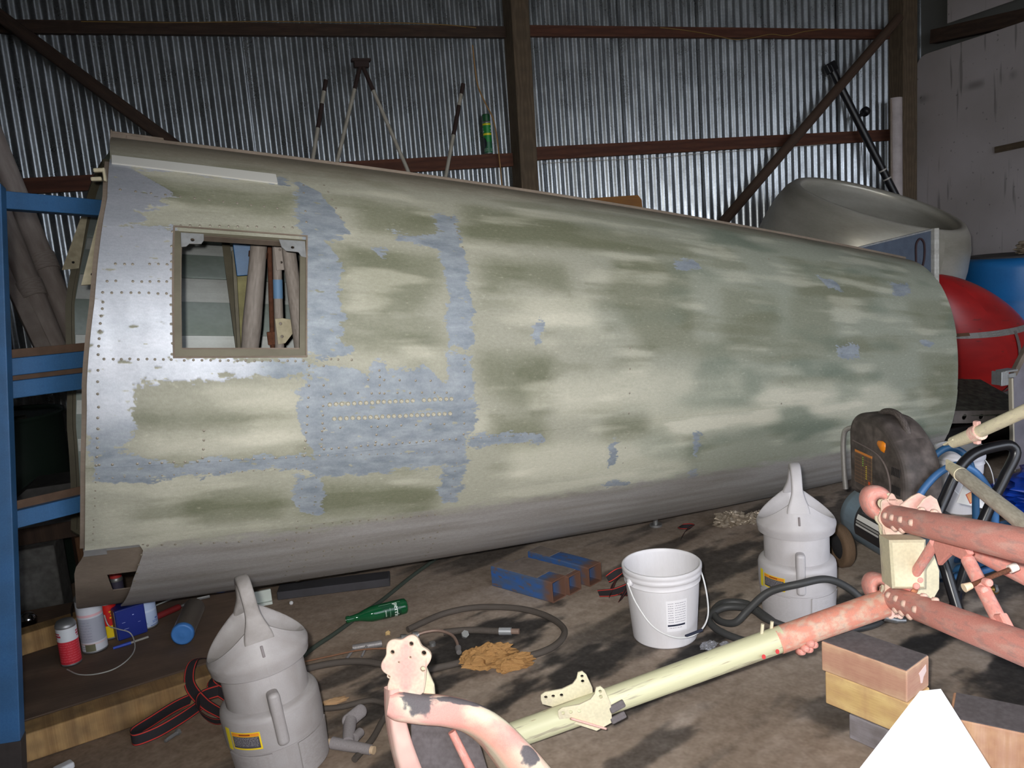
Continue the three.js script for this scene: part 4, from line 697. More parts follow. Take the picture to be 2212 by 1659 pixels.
{
  const d = thing('plastic_drum', 'blue plastic drum standing against the white board', 'drum', [6.07, 0, -4.75]);
  mesh('drum_body', lathe([[0, 0.01], [0.40, 0.01], [0.43, 0.03], [0.44, 0.08], [0.445, 0.32], [0.435, 0.34], [0.445, 0.36], [0.45, 0.66], [0.44, 0.68], [0.45, 0.70], [0.452, 0.93], [0.44, 0.985], [0.41, 1.01], [0.40, 1.0], [0, 1.0]], 64), std({ map: mottle([26, 110, 176], [20, 84, 140], { size: 0.7, freq: 4, amount: 0.6, speck: 0.02 }), roughness: 0.4 }), d);
  mesh('lid', lathe([[0, 0.03], [0.38, 0.028], [0.40, 0.018], [0.405, 0.0]], 64).translate(0, 1.0, 0), std({ map: mottle([84, 82, 84], [58, 54, 54], { size: 0.3 }), roughness: 0.7 }), d);
  const r = single('crumpled_rag', 'crumpled pale rag lying on top of the blue plastic drum', 'rag', crumple(0.34, 0.10, 0.26, 5).translate(5.98, 1.075, -4.55), std({ map: mottle([168, 154, 134], [120, 108, 94], { size: 0.2 }), roughness: 0.95 }));
}
function crumple(w, h, d, z, n = 40, k = 1) {   // crushed sheet: a folded lump on its own closed surface
  const g = new THREE.SphereGeometry(1, n, Math.round(n * 0.7)), p = g.attributes.position;
  for (let i = 0; i < p.count; i++) { const v = new THREE.Vector3().fromBufferAttribute(p, i), a = perlin.noise(v.x * 2.1 * k + z, v.y * 2.1, v.z * 2.1 * k), b = perlin.noise(v.x * 5 * k, v.y * 5 + z, v.z * 5 * k), s = 1 + Math.abs(a) * 0.8 - Math.abs(b) * 0.55; p.setXYZ(i, v.x * w / 2 * s, Math.max(v.y, -0.55) * h / 2 * (s + Math.abs(b) * 0.9), v.z * d / 2 * s); }
  const q = mergeVertices(g, 1e-5); q.computeVertexNormals(); return toCreasedNormals(q, 0.5);
}
// grey metal panel at the right edge and dirty alloy scrap under the fairing
{
  const t = thing('metal_sheet', 'lilac-grey metal panel with cut corner and pale edge at the right of the picture', 'panel'), gm = std({ map: mottle([138, 134, 142], [116, 110, 114], { size: 0.5 }), metalness: 0.15, roughness: 0.55 });
  mesh('panel_sheet', laid(plate([[0, 0], [0.75, 0], [0.75, 0.82], [0.20, 0.72], [0, 0.515]], 0.02), [3.83, 0.0, -3.05], [1, 0, -0.15], [0, 1, 0]), gm, t);
  mesh('pale_edge', beam([3.828, 0.0, -3.035], [3.80, 0.50, -3.035], 0.012, 0.022, [0, 0, 1], 0.002), std({ color: css(188, 178, 158), roughness: 0.6 }), t);
  mesh('bracket', join([box(0.085, 0.010, 0.06, 0.002).translate(3.765, 0.545, -3.03), box(0.05, 0.075, 0.012, 0.004).translate(3.725, 0.51, -3.01), box(0.012, 0.07, 0.06, 0.003).translate(3.70, 0.512, -3.03), box(0.06, 0.022, 0.012, 0.003).translate(3.77, 0.52, -3.01)]), brightAlloy, t);
  mesh('diagonal_edge', beam([3.81, 0.52, -3.03], [4.01, 0.73, -3.06], 0.03, 0.026, [0, 0, 1], 0.003), dustyAlloy, t);
}
{
  const scrap = std({ map: mottle([112, 114, 102], [70, 74, 64], { size: 0.25, freq: 6, amount: 1, z: 4 }), metalness: 0.3, roughness: 0.65 });
  const t = thing('alloy_skin_scrap', 'mottled green-grey alloy skin scrap with a pierced flange below the red fairing', 'scrap');
  mesh('skin_sheet', laid(plate([[-0.30, -0.22], [0.42, -0.26], [0.46, 0.24], [-0.18, 0.30], [-0.34, 0.10]], 0.006), [3.98, 0.30, -3.56], [1, -0.10, 0.05], [0.1, 0.30, -1]), scrap, t);
  mesh('flange', laid(plate([[-0.34, -0.035], [0.46, -0.035], [0.46, 0.035], [-0.34, 0.035]], 0.006, [-0.26, -0.14, -0.02, 0.10, 0.22, 0.34].map((x) => [x, 0, 0.017])), [3.98, 0.222, -3.34], [1, -0.12, 0.05], [0, 1, 0.1]), std({ map: mottle([134, 126, 122], [100, 92, 88], { size: 0.3 }), metalness: 0.2, roughness: 0.65 }), t);
  mesh('strut', rod([3.86, 0.52, -3.80], [4.02, 0.33, -3.60], 0.012), brightAlloy, t);
  single('black_crate', 'black plastic crate under the pierced alloy flange', 'crate', crateGeo(0.62, 0.17, 0.36).translate(4.02, 0.0, -3.58), std({ color: css(26, 24, 24), roughness: 0.6 }));
}
function crateGeo(w, h, d) { const t = 0.012, g = [box(w, t, d).translate(0, t / 2, 0)]; for (const s of [-1, 1]) { g.push(box(w, h, t).translate(0, h / 2, s * (d - t) / 2), box(t, h, d - 2 * t).translate(s * (w - t) / 2, h / 2, 0), box(w + 0.02, 0.02, 0.02).translate(0, h - 0.01, s * d / 2)); } return join(g); }
// white paint bucket behind the hose
function bucketBody(r0, r1, h, t = 0.003) { return lathe([[0, 0.004], [r0 - 0.006, 0.004], [r0 - 0.002, 0], [r0, 0.006], [mix(r0, r1, 0.78), h * 0.78], [mix(r0, r1, 0.78) + 0.004, h * 0.785], [mix(r0, r1, 0.8) + 0.004, h * 0.80], [mix(r0, r1, 0.8), h * 0.805], [mix(r0, r1, 0.86), h * 0.86], [mix(r0, r1, 0.86) + 0.006, h * 0.865], [mix(r0, r1, 0.87) + 0.007, h * 0.90], [r1 + 0.0015, h * 0.905], [r1 + 0.002, h * 0.94], [r1 + 0.006, h * 0.945], [r1 + 0.006, h * 0.985], [r1 + 0.002, h], [r1 - t, h - 0.001], [r1 - t - 0.001, h * 0.95], [r0 - t, 0.012], [0, 0.01]], 72); }
const bucketWhite = std({ map: mottle([224, 222, 226], [200, 196, 198], { size: 0.4, amount: 0.35, speck: 0.015 }), roughness: 0.45 });
const handleWire = std({ color: css(222, 222, 222), roughness: 0.4 });
{
  const t = thing('paint_bucket', 'white lidded bucket with a red-brown label behind the blue hose coils', 'bucket', [3.12, 0, -2.74]);
  mesh('bucket_body', bucketBody(0.088, 0.100, 0.29), bucketWhite, t);
  mesh('lid', lathe([[0, 0.004], [0.085, 0.004], [0.09, 0.012], [0.106, 0.012], [0.108, 0.004], [0.106, -0.02], [0.103, -0.02]], 64).translate(0, 0.29, 0), bucketWhite, t);
  mesh('label', wrapPatch(0.0955, 0.13, -0.1, 1.5, 0.125), std({ map: painted(160, 128, (g, w, h) => { g.fillStyle = '#d8d2cc'; g.fillRect(0, 0, w, h); g.fillStyle = '#7a2c26'; g.fillRect(0, 0, w, 22); g.fillStyle = '#8c4a34'; g.fillRect(60, 26, 90, 44); g.fillStyle = '#e0cfc0'; g.font = 'bold 20px sans-serif'; scribble(g, 66, 34, 78, 4, 9, '#e6d6c8', 4); scribble(g, 6, 80, 140, 4, 11, '#6a6460', 3); }), roughness: 0.5 }), t);
  mesh('wire_handle', tube([[0.104, 0.25, 0.02], [0.122, 0.20, 0.05], [0.120, 0.14, 0.075], [0.09, 0.10, 0.10], [0.0, 0.085, 0.115], [-0.09, 0.10, 0.10], [-0.12, 0.14, 0.07], [-0.104, 0.25, 0.02]], 0.0025, 60, 6), handleWire, t);
}
// bright blue folded tarpaulin and cardboard at the right edge
single('blue_tarpaulin', 'folded bright blue tarpaulin at the right edge behind the grey rod', 'tarpaulin', join([0, 1, 2, 3].map((k) => crumple(0.50, 0.085, 0.40, 11 + k, 30).translate(3.41 + 0.01 * k, 0.03 + k * 0.038, -2.50 + 0.012 * k))), std({ map: mottle([22, 72, 190], [14, 50, 150], { size: 0.3 }), roughness: 0.35 }));
single('cardboard_sheet', 'flat brown cardboard sheet lying on the floor behind the blue tarpaulin', 'cardboard', laid(plate([[-0.55, -0.25], [0.55, -0.25], [0.55, 0.3], [-0.5, 0.32]], 0.006), [4.28, 0.005, -2.60], [1, 0, 0.1], [0, 0, -1]), std({ map: mottle([128, 98, 72], [104, 80, 60], { size: 0.4 }), roughness: 0.9 }));

// ---------------------------------------------------------------- air compressor
{
  const t = thing('air_compressor', 'portable air compressor with dusty black shroud and blue-grey tank beside the fuselage tail', 'compressor', [2.30, 0, -2.28], -1.80); t.scale.set(0.92, 0.87, 0.92);
  const tankM = std({ map: mottle([122, 142, 158], [104, 110, 116], { size: 0.4, freq: 4, amount: 0.7 }), roughness: 0.45, metalness: 0.1 }), dark = std({ map: mottle([104, 94, 90], [66, 58, 56], { size: 0.3, freq: 5, amount: 0.8, speck: 0.03 }), roughness: 0.65 }), dust = std({ map: mottle([120, 108, 104], [88, 78, 74], { size: 0.25 }), roughness: 0.8 });
  const R = 0.135, tank = lathe([[0, -0.30], [0.05, -0.297], [0.10, -0.275], [0.128, -0.235], [R, -0.19], [R, 0.19], [0.128, 0.235], [0.10, 0.275], [0.05, 0.297], [0, 0.30]], 56).rotateZ(-Math.PI / 2).translate(0, 0.225, 0);
  mesh('tank', tank, tankM, t);
  mesh('tank_label', new THREE.CylinderGeometry(R + 0.001, R + 0.001, 0.34, 24, 1, true, -1.15, 1.45).rotateZ(-Math.PI / 2).rotateX(0).translate(0.06, 0.225, 0), std({ map: (() => { const q = painted(256, 256, (g, w, h) => { g.save(); g.translate(0, h); g.rotate(-Math.PI / 2); g.fillStyle = '#2b2a2e'; g.fillRect(0, 0, h, w); g.fillStyle = '#e8e4de'; g.fillRect(54, 58, 20, 14); scribble(g, 54, 58, 52, 1, 8, '#e8e4de', 12); g.fillStyle = '#e0713a'; g.fillRect(104, 60, 40, 10); scribble(g, 24, 92, 120, 3, 10, '#55525a', 4); g.fillStyle = '#e4e2de'; g.fillRect(10, 130, 126, 30); g.fillStyle = '#9a9894'; g.fillRect(10, 166, 126, 12); g.fillStyle = '#c9c7c4'; g.fillRect(10, 184, 126, 12); g.fillStyle = '#d8552c'; g.fillRect(146, 116, 110, 8); g.fillStyle = '#eceae6'; g.fillRect(150, 126, 30, 80); g.fillStyle = '#a08a28'; for (const y of [150, 188]) { g.beginPath(); g.moveTo(165, y - 16); g.lineTo(178, y + 8); g.lineTo(152, y + 8); g.closePath(); g.fill(); } scribble(g, 190, 136, 60, 6, 11, '#5a565e', 4); g.restore(); }); return q; })(), roughness: 0.4 }), t);
  mesh('tank_saddle', join([box(0.30, 0.05, 0.17, 0.01).translate(0.02, 0.365, 0)]), tankM, t);
  mesh('tank_handle', tube([[-0.24, 0.33, -0.03], [-0.27, 0.40, -0.03], [-0.26, 0.44, -0.03], [-0.18, 0.445, -0.03], [-0.14, 0.42, -0.03]], 0.008, 40, 10), std({ color: css(168, 180, 188), roughness: 0.4 }), t);
  // shroud: side profile extruded across, rounded
  const s = new THREE.Shape(); s.moveTo(-0.165, 0.385); s.lineTo(-0.17, 0.62); s.quadraticCurveTo(-0.165, 0.69, -0.10, 0.70); s.lineTo(0.0, 0.70); s.quadraticCurveTo(0.08, 0.69, 0.15, 0.60); s.quadraticCurveTo(0.185, 0.55, 0.185, 0.47); s.lineTo(0.185, 0.385); s.closePath();
  const g = new THREE.ExtrudeGeometry(s, { depth: 0.09, bevelEnabled: true, bevelThickness: 0.035, bevelSize: 0.03, bevelSegments: 5, curveSegments: 12 }).translate(0, 0, -0.015);
  mesh('shroud', g, dark, t);
  mesh('front_grille', new RoundedBoxGeometry(0.025, 0.29, 0.10, 3, 0.01).translate(-0.205, 0.53, 0.03), dust, t);
  mesh('tube_guard', tube([[-0.21, 0.36, 0.115], [-0.215, 0.45, 0.118], [-0.215, 0.60, 0.118], [-0.205, 0.635, 0.112], [-0.16, 0.655, 0.085], [-0.12, 0.66, 0.07]], 0.011, 50, 10), std({ map: mottle([182, 178, 174], [140, 128, 120], { size: 0.1 }), metalness: 0.6, roughness: 0.4 }), t);
  mesh('spec_panel', card(0.125, 0.145, 0.003).rotateZ(-0.02).translate(-0.075, 0.49, 0.1115), std({ map: painted(128, 160, (g, w, h) => { g.fillStyle = '#5d4c42'; g.fillRect(0, 0, w, h); g.fillStyle = '#e08a3c'; g.fillRect(0, 0, w, 12); g.strokeStyle = '#b9885a'; for (let i = 0; i < 8; i++) { g.beginPath(); g.moveTo(0, 16 + i * 18); g.lineTo(w, 16 + i * 18); g.stroke(); } for (const x of [50, 76, 102]) { g.beginPath(); g.moveTo(x, 12); g.lineTo(x, h); g.stroke(); } g.fillStyle = '#8fc04a'; for (let i = 0; i < 5; i++) g.fillRect(58, 22 + i * 10, 10, 5); g.fillStyle = '#e6c83c'; for (let i = 0; i < 7; i++) g.fillRect(84, 60 + i * 10, 10, 5); g.fillStyle = '#d8572c'; g.fillRect(104, 130, 16, 24); g.strokeRect(1, 1, w - 2, h - 2); }), roughness: 0.5 }), t);
  mesh('orange_latch', lathe([[0, 0.05], [0.012, 0.04], [0.024, 0.01], [0.022, -0.01], [0, -0.014]], 20).rotateZ(1.35).scale(1, 1, 0.5).translate(0.07, 0.620, 0.108), std({ color: css(238, 140, 30), roughness: 0.4 }), t);
  mesh('side_groove', tube([[-0.15, 0.60, 0.112], [0.04, 0.575, 0.112], [0.095, 0.53, 0.112], [0.115, 0.47, 0.112], [0.118, 0.40, 0.112]], 0.004, 40, 6), dust, t);
  for (let k = 0; k < 2; k++) for (let i = 0; i < 6; i++) mesh('vent_slot', box(0.003, 0.035, 0.004, 0.001).rotateZ(-0.1).translate(0.128 + i * 0.010, 0.535 - k * 0.075, 0.1115), std({ color: css(26, 24, 24), roughness: 0.8 }), t);
  mesh('carry_grip', tube([[-0.09, 0.715, 0.03], [-0.04, 0.742, 0.03], [0.04, 0.742, 0.03], [0.09, 0.70, 0.03], [0.11, 0.66, 0.03]], 0.014, 40, 10), dark, t);
  for (const z of [0.15]) { const w = new THREE.Group(); w.name = 'wheel'; w.position.set(-0.20, 0.098, z); t.add(w); mesh('tyre', lathe([[0.06, -0.022], [0.088, -0.026], [0.098, -0.014], [0.098, 0.014], [0.088, 0.026], [0.06, 0.022]], 48).rotateX(Math.PI / 2), std({ map: mottle([108, 86, 66], [80, 62, 50], { size: 0.1 }), roughness: 0.9 }), w); mesh('hub', lathe([[0, -0.02], [0.055, -0.018], [0.062, -0.006], [0.062, 0.006], [0.055, 0.012], [0.02, 0.018], [0, 0.018]], 40).rotateX(Math.PI / 2), std({ color: css(40, 40, 44), roughness: 0.6 }), w); }
  { const w = new THREE.Group(); w.name = 'wheel'; w.position.set(-0.20, 0.098, -0.15); t.add(w); mesh('tyre', lathe([[0.06, -0.022], [0.088, -0.026], [0.098, -0.014], [0.098, 0.014], [0.088, 0.026], [0.06, 0.022]], 48).rotateX(Math.PI / 2), dust, w); }
  mesh('rubber_foot', lathe([[0, 0], [0.03, 0], [0.034, 0.02], [0.024, 0.10], [0, 0.10]], 20).translate(0.20, 0.0, 0.05), std({ color: css(24, 22, 22), roughness: 0.7 }), t);
  mesh('drain_valve', join([lathe([[0, 0], [0.010, 0], [0.012, 0.012], [0.008, 0.03], [0, 0.03]], 12).translate(0.235, 0.075, 0.09), rod([0.235, 0.09, 0.09], [0.25, 0.10, 0.11], 0.006)]), std({ color: css(180, 150, 70), metalness: 0.8, roughness: 0.35 }), t);
}
single('plastic_disc', 'round brownish yellow plastic disc lying behind the pale jug', 'disc', lathe([[0, 0.01], [0.07, 0.012], [0.078, 0.006], [0.08, 0], [0.074, 0]], 40).translate(2.02, 0.0, -2.45), std({ color: css(150, 106, 52), roughness: 0.6 }));
// hose cart: black tube frame carrying a blue hose
{
  const t = thing('hose_cart', 'black tubular hose cart with arched handle behind the pink pipes', 'cart');
  const blackTube = std({ color: css(28, 27, 30), roughness: 0.3 });
  mesh('frame_tube', tube([[2.13, 0.02, -1.85], [2.145, 0.18, -1.93], [2.168, 0.307, -2.00], [2.234, 0.418, -2.012], [2.289, 0.502, -2.007], [2.338, 0.542, -1.996], [2.407, 0.560, -1.974], [2.454, 0.560, -1.958], [2.468, 0.539, -1.949], [2.423, 0.457, -1.951], [2.358, 0.354, -1.957], [2.31, 0.264, -1.96], [2.26, 0.14, -1.965], [2.22, 0.02, -1.97]], 0.018, 120, 12), blackTube, t);
  mesh('axle', rod([2.135, 0.08, -1.88], [2.24, 0.08, -1.965], 0.012), blackTube, t);
  mesh('reel_drum', lathe([[0, -0.05], [0.10, -0.05], [0.10, -0.044], [0.035, -0.04], [0.035, 0.04], [0.10, 0.044], [0.10, 0.05], [0, 0.05]], 40).rotateX(Math.PI / 2).rotateY(-0.4).translate(2.42, 0.16, -2.22), std({ color: css(46, 40, 38), roughness: 0.6 }), t);
  mesh('warning_label', laid(card(0.10, 0.07), [2.49, 0.33, -2.13], [0.9, -0.3, 0.3], [0.2, 1, 0.2]), std({ map: painted(128, 96, (g, w, h) => { g.fillStyle = '#eceae8'; g.fillRect(0, 0, w, h); g.strokeStyle = '#b8382c'; g.lineWidth = 6; g.beginPath(); g.moveTo(64, 8); g.lineTo(98, 46); g.lineTo(64, 84); g.lineTo(30, 46); g.closePath(); g.stroke(); g.fillStyle = '#e0a070'; g.fill(); }), roughness: 0.5 }), t);
  const cone = thing('blue_hose', 'long blue air hose looped over the cart and coiled on the floor', 'hose'), hm = std({ color: css(64, 108, 158), roughness: 0.4 }), hm2 = std({ color: css(44, 88, 128), roughness: 0.4 });
  mesh('hose_loop', tube([[2.26, 0.20, -2.16], [2.257, 0.328, -2.15], [2.288, 0.416, -2.153], [2.325, 0.495, -2.154], [2.375, 0.527, -2.141], [2.413, 0.517, -2.126], [2.44, 0.485, -2.111], [2.46, 0.40, -2.10], [2.46, 0.25, -2.09]], 0.0125, 80, 10), hm2, cone);
  mesh('hose_loop', tube([[2.14, 0.20, -2.085], [2.16, 0.32, -2.08], [2.183, 0.394, -2.08], [2.21, 0.431, -2.076], [2.261, 0.474, -2.065], [2.316, 0.494, -2.049], [2.366, 0.474, -2.028], [2.411, 0.414, -2.010], [2.438, 0.333, -2.0], [2.44, 0.22, -2.0]], 0.0125, 90, 10), hm, cone);
  for (let k = 0; k < 6; k++) { const r = 0.14 + 0.014 * k, pts = []; for (let i = 0; i <= 26; i++) { const a = i / 26 * Math.PI * 2 * 0.98 + k; pts.push([2.47 + r * Math.cos(a) * 1.0 + 0.006 * Math.sin(3 * a + k), 0.10 + 0.035 * (k % 3) + 0.075 * Math.sin(a + 0.5) + 0.02, -2.06 + r * 0.82 * Math.sin(a)]); } mesh('hose_coil', tube(pts, 0.0125, 90, 9), k % 2 ? hm : hm2, cone); }
  single('teal_strap', 'flat teal webbing lying among the blue hose coils', 'strap', ribbon([[2.36, 0.235, -2.10], [2.43, 0.225, -2.04], [2.50, 0.215, -2.00], [2.56, 0.19, -1.98]], 0.05, [0.2, 0.4, 1], 30), std({ color: css(92, 132, 150), roughness: 0.6 }));
  const br = std({ color: css(150, 118, 58), metalness: 0.7, roughness: 0.35 });
  const f = thing('brass_coupling', 'brass hose coupling lying inside the blue hose coil', 'coupling', [2.40, 0.05, -1.98]); mesh('coupling_body', lathe([[0, -0.03], [0.012, -0.03], [0.016, -0.022], [0.016, 0.0], [0.010, 0.004], [0.010, 0.03], [0, 0.032]], 16).rotateZ(1.2), br, f); mesh('hex_nut', new THREE.CylinderGeometry(0.02, 0.02, 0.014, 6).rotateZ(1.2).translate(0.01, 0, 0), greyMetal, f);
}
// ---------------------------------------------------------------- pink primed engine mount frame resting on timber blocks
const pinkTex = (base, over, z, dustK = 0.35) => { const t = texture(384, 384, (u, v) => { const a = fbm(u * 4, v * 4, z, 4), b = fbm(u * 7 + 3, v * 7, z + 5, 4), s = fbm(u * 60, v * 60, z + 9, 2); let c = rgbm(base, over, step(-0.12, 0.35, a)); c = rgbm(c, [150, 132, 132], step(0.02, 0.35, b) * dustK); return [c[0] + s * 22, c[1] + s * 20, c[2] + s * 18]; }); t.repeat.set(2.2, 2.2); return t; };
const pink = std({ map: pinkTex([222, 150, 138], [224, 172, 160], 3, 0.3), roughness: 0.7 });
const pinkCream = std({ map: pinkTex([216, 168, 158], [222, 210, 184], 13, 0.2), roughness: 0.7 });
const cream = std({ map: pinkTex([204, 196, 168], [214, 206, 176], 23, 0.25), roughness: 0.65 });
const creamGreen = std({ map: (() => { const t = texture(512, 128, (u, v) => { const a = fbm(u * 12, v * 3, 3, 4), s = fbm(u * 60, v * 20, 8, 3); let c = rgbm([194, 192, 158], [210, 208, 174], clamp(0.5 + a)); c = rgbm(c, [150, 142, 124], step(0.12, 0.34, a + s * 0.4) * 0.7); c = rgbm(c, [140, 96, 60], step(0.40, 0.46, s + a * 0.2) * 0.6); return c; }); return t; })(), roughness: 0.5 });
const mount = thing('engine_mount_frame', 'pink and cream primed tubular engine mount frame lying on timber blocks in the foreground', 'engine mount');
const greyDust = std({ map: mottle([104, 98, 100], [84, 78, 80], { size: 0.1, speck: 0.06 }), roughness: 0.95 });
{
  // long cream tube along the floor
  mesh('long_tube', rod([0.603, 0.062, -1.908], [1.30, 0.268, -1.682], 0.034, 0.034, 32), creamGreen, mount);
  mesh('tube_socket', rod([1.285, 0.262, -1.687], [1.56, 0.338, -1.600], 0.0355, 0.0355, 32), std({ map: pinkTex([212, 140, 120], [206, 176, 156], 43, 0.25), roughness: 0.7 }), mount);
  for (const [k, o] of [[0.0, 0], [0.035, 1]]) mesh('red_dot', rod([1.222 + k, 0.243 + k * 0.3, -1.663 + k * 0.3], [1.222 + k, 0.2432 + k * 0.3, -1.6625 + k * 0.3], 0.006), std({ color: css(196, 52, 52), roughness: 0.6 }), mount);
  const studs = []; for (const [x, y, z] of [[1.335, 0.248, -1.640], [1.35, 0.240, -1.645], [1.362, 0.252, -1.640], [1.345, 0.263, -1.632], [1.33, 0.236, -1.650]]) studs.push(lathe([[0, 0.012], [0.008, 0.010], [0.010, 0], [0.010, -0.012], [0, -0.012]], 12).rotateX(1.2).translate(x, y, z));
  mesh('bolt_cluster', join(studs), pink, mount);
  for (const x of [1.245, 1.275]) mesh('tie_end', rod([x, 0.285, -1.70], [x + 0.004, 0.312, -1.70], 0.0045), cream, mount);
  // upper and lower pipes coming towards the viewer
  const upA = [1.601, 0.565, -1.616], upB = [1.205, 0.797, -0.79], loA = [1.580, 0.353, -1.588], loB = [1.22, 0.602, -0.80];
  const lerp3 = (a, b, k) => a.map((q, i) => mix(q, b[i], k));
  mesh('upper_pipe', rod(upA, upB, 0.0315, 0.0325, 36), pink, mount); mesh('lower_pipe', rod(loA, loB, 0.0315, 0.0325, 36), pink, mount);
  // eye ends
  const eye = (A, B, R, at, name) => { const d = V(...B).sub(V(...A)).normalize(), c = V(...at), q = new THREE.Quaternion().setFromUnitVectors(V(0, 1, 0), d); const g = lathe([[0.014, -0.024], [R - 0.006, -0.024], [R, -0.018], [R, 0.014], [R - 0.008, 0.028], [0.030, 0.036], [0.014, 0.036], [0.014, -0.024]], 44).scale(0.8, 1, 1).applyQuaternion(q).translate(c.x, c.y, c.z); mesh(name, g, pink, mount); };
  eye(upA, upB, 0.050, [1.606, 0.588, -1.668], 'eye_end'); eye(loA, loB, 0.044, [1.578, 0.362, -1.640], 'eye_end');
  // scalloped clamp plates joining both pipes, with the web between
  const upC = lerp3(upA, upB, 0.02), loC = lerp3(loA, loB, 0.02), gap = V(...upC).distanceTo(V(...loC));
  const scallop = (R, n, a0, a1, cy, s) => { const p = []; for (let i = 0; i <= 40; i++) { const f = i / 40, a = mix(a0, a1, f), r = R + 0.006 * Math.cos(f * n * Math.PI * 2); p.push([r * Math.cos(a), cy + r * Math.sin(a)]); } return p; };
  const outline = [...scallop(0.055, 6, -0.9, Math.PI + 0.9, gap / 2), [-0.030, 0.025], [-0.026, -0.02], ...scallop(0.052, 5, Math.PI - 0.95, 2 * Math.PI + 0.95, -gap / 2), [0.026, -0.02], [0.030, 0.025]];
  const holes = []; for (let i = 0; i < 6; i++) { const a = -0.6 + i / 5 * (Math.PI + 1.2); holes.push([0.049 * Math.cos(a), gap / 2 + 0.049 * Math.sin(a), 0.0035]); } for (let i = 0; i < 5; i++) { const a = Math.PI - 0.6 + i / 4 * (Math.PI + 1.2); holes.push([0.046 * Math.cos(a), -gap / 2 + 0.046 * Math.sin(a), 0.0035]); }
  const ax = V(...upB).sub(V(...upA)).normalize(), mid = V(...upC).add(V(...loC)).multiplyScalar(0.5), vy = V(...upC).sub(V(...loC)), vx = new THREE.Vector3().crossVectors(vy, ax);
  for (const k of [-0.036, -0.010]) mesh('clamp_plate', laid(plate(outline.map(([x, y]) => [x * 0.58, y]), 0.009, holes.map(([x, y, r]) => [x * 0.58, y, r]), 0.0015), mid.clone().addScaledVector(ax, k).toArray(), vx.toArray(), vy.toArray()), k < -0.02 ? cream : pinkCream, mount);
  mesh('clamp_web', laid(plate([[-0.034, -0.055], [0.034, -0.055], [0.038, 0.055], [-0.038, 0.055]], 0.085, [], 0.006), mid.clone().addScaledVector(ax, 0.055).toArray(), vx.toArray(), vy.toArray()), cream, mount);
  // bolt heads along the pipes
  const bolts = (A, B, R, list) => { const d = V(...B).sub(V(...A)), L = d.length(); d.normalize(); const side = new THREE.Vector3().crossVectors(d, V(0, 1, 0)).normalize(), top = new THREE.Vector3().crossVectors(side, d); for (const [s, a] of list) { const n = side.clone().multiplyScalar(Math.cos(a)).addScaledVector(top, Math.sin(a)), c = V(...A).addScaledVector(d, s).addScaledVector(n, R - 0.001), q = new THREE.Quaternion().setFromUnitVectors(V(0, 1, 0), n); mesh('bolt_head', lathe([[0, 0.008], [0.006, 0.007], [0.0085, 0.004], [0.009, 0]], 14).applyQuaternion(q).translate(c.x, c.y, c.z), pinkCream, mount); } };
  const list = [[0.05, 0.25], [0.10, 0.22], [0.16, 0.2], [0.23, 0.15], [0.20, 1.75], [0.275, 1.75], [0.085, -0.75], [0.14, -0.75]];
  bolts(upA, upB, 0.0318, list); bolts(loA, loB, 0.0318, [[0.045, 0.5], [0.10, 0.45], [0.155, 0.3], [0.225, 0.2], [0.19, 1.75], [0.26, 1.7], [0.08, -0.6], [0.12, -0.62], [0.17, -0.65]]);
  // braces between the pipes
  const fish = laid(plate([[-0.075, 0.0], [-0.055, 0.030], [0.055, 0.030], [0.085, 0.004], [0.055, -0.012], [0.0, -0.006], [-0.03, -0.022], [-0.06, -0.04]], 0.014, [], 0.003), [1.498, 0.585, -1.335], [-0.36, 0.22, 0.90], [0, 1, 0]);
  mesh('fish_plate', fish, pink, mount);
  mesh('brace_tube', rod([1.575, 0.395, -1.545], [1.535, 0.57, -1.415], 0.0125, 0.0125, 20), pink, mount);
  mesh('brace_tube', rod([1.478, 0.585, -1.275], [1.38, 0.515, -1.105], 0.0145, 0.0145, 20), pink, mount);
  mesh('brace_foot', laid(plate([[-0.06, -0.03], [0.07, -0.03], [0.03, 0.012], [0.0, 0.045], [-0.022, 0.04]], 0.016, [], 0.003), [1.378, 0.503, -1.10], [-0.36, 0.25, 0.90], [0, 1, 0]), pink, mount);
  mesh('rear_pipe', rod([1.60, 0.567, -1.40], [1.555, 0.552, -1.10], 0.026, 0.026, 28), pink, mount);
  mesh('brace_stay', rod([1.54, 0.56, -1.42], [1.60, 0.567, -1.40], 0.012), pink, mount);
  const rb = new THREE.Group(); rb.name = 'cross_bolt'; mount.add(rb); mesh('shank', rod([1.408, 0.561, -1.215], [1.505, 0.590, -1.19], 0.005), rust, rb); mesh('nylon_end', rod([1.400, 0.559, -1.217], [1.416, 0.563, -1.213], 0.0095, 0.007), std({ color: css(220, 200, 170), roughness: 0.5 }), rb); mesh('nylon_end', rod([1.498, 0.588, -1.192], [1.514, 0.593, -1.188], 0.009, 0.009), std({ color: css(226, 214, 204), roughness: 0.5 }), rb);
  for (const [p, n] of [[[1.56, 0.43, -1.50], 2], [[1.43, 0.56, -1.20], 2]]) for (let k = 0; k < n; k++) mesh('bolt_head', lathe([[0, 0.008], [0.006, 0.007], [0.009, 0.003], [0.009, -0.012]], 12).rotateX(1.3).rotateY(-0.4).translate(p[0] - 0.008 + k * 0.012, p[1] + k * 0.014, p[2] + 0.012), pink, mount);
  mesh('gusset', laid(plate([[0.012, 0.075], [0.028, 0.03], [0.030, -0.02], [0.012, -0.055], [-0.03, -0.03], [-0.024, 0.0], [-0.01, 0.05]], 0.012, [], 0.002), [1.675, 0.385, -1.57], [0.94, -0.05, 0.3], [0, 1, 0]), cream, mount);
  mesh('gusset_bolt', lathe([[0, 0.01], [0.012, 0.008], [0.016, -0.01], [0, -0.01]], 16).rotateX(1.2).translate(1.63, 0.372, -1.575), std({ color: css(190, 120, 84), roughness: 0.8 }), mount);
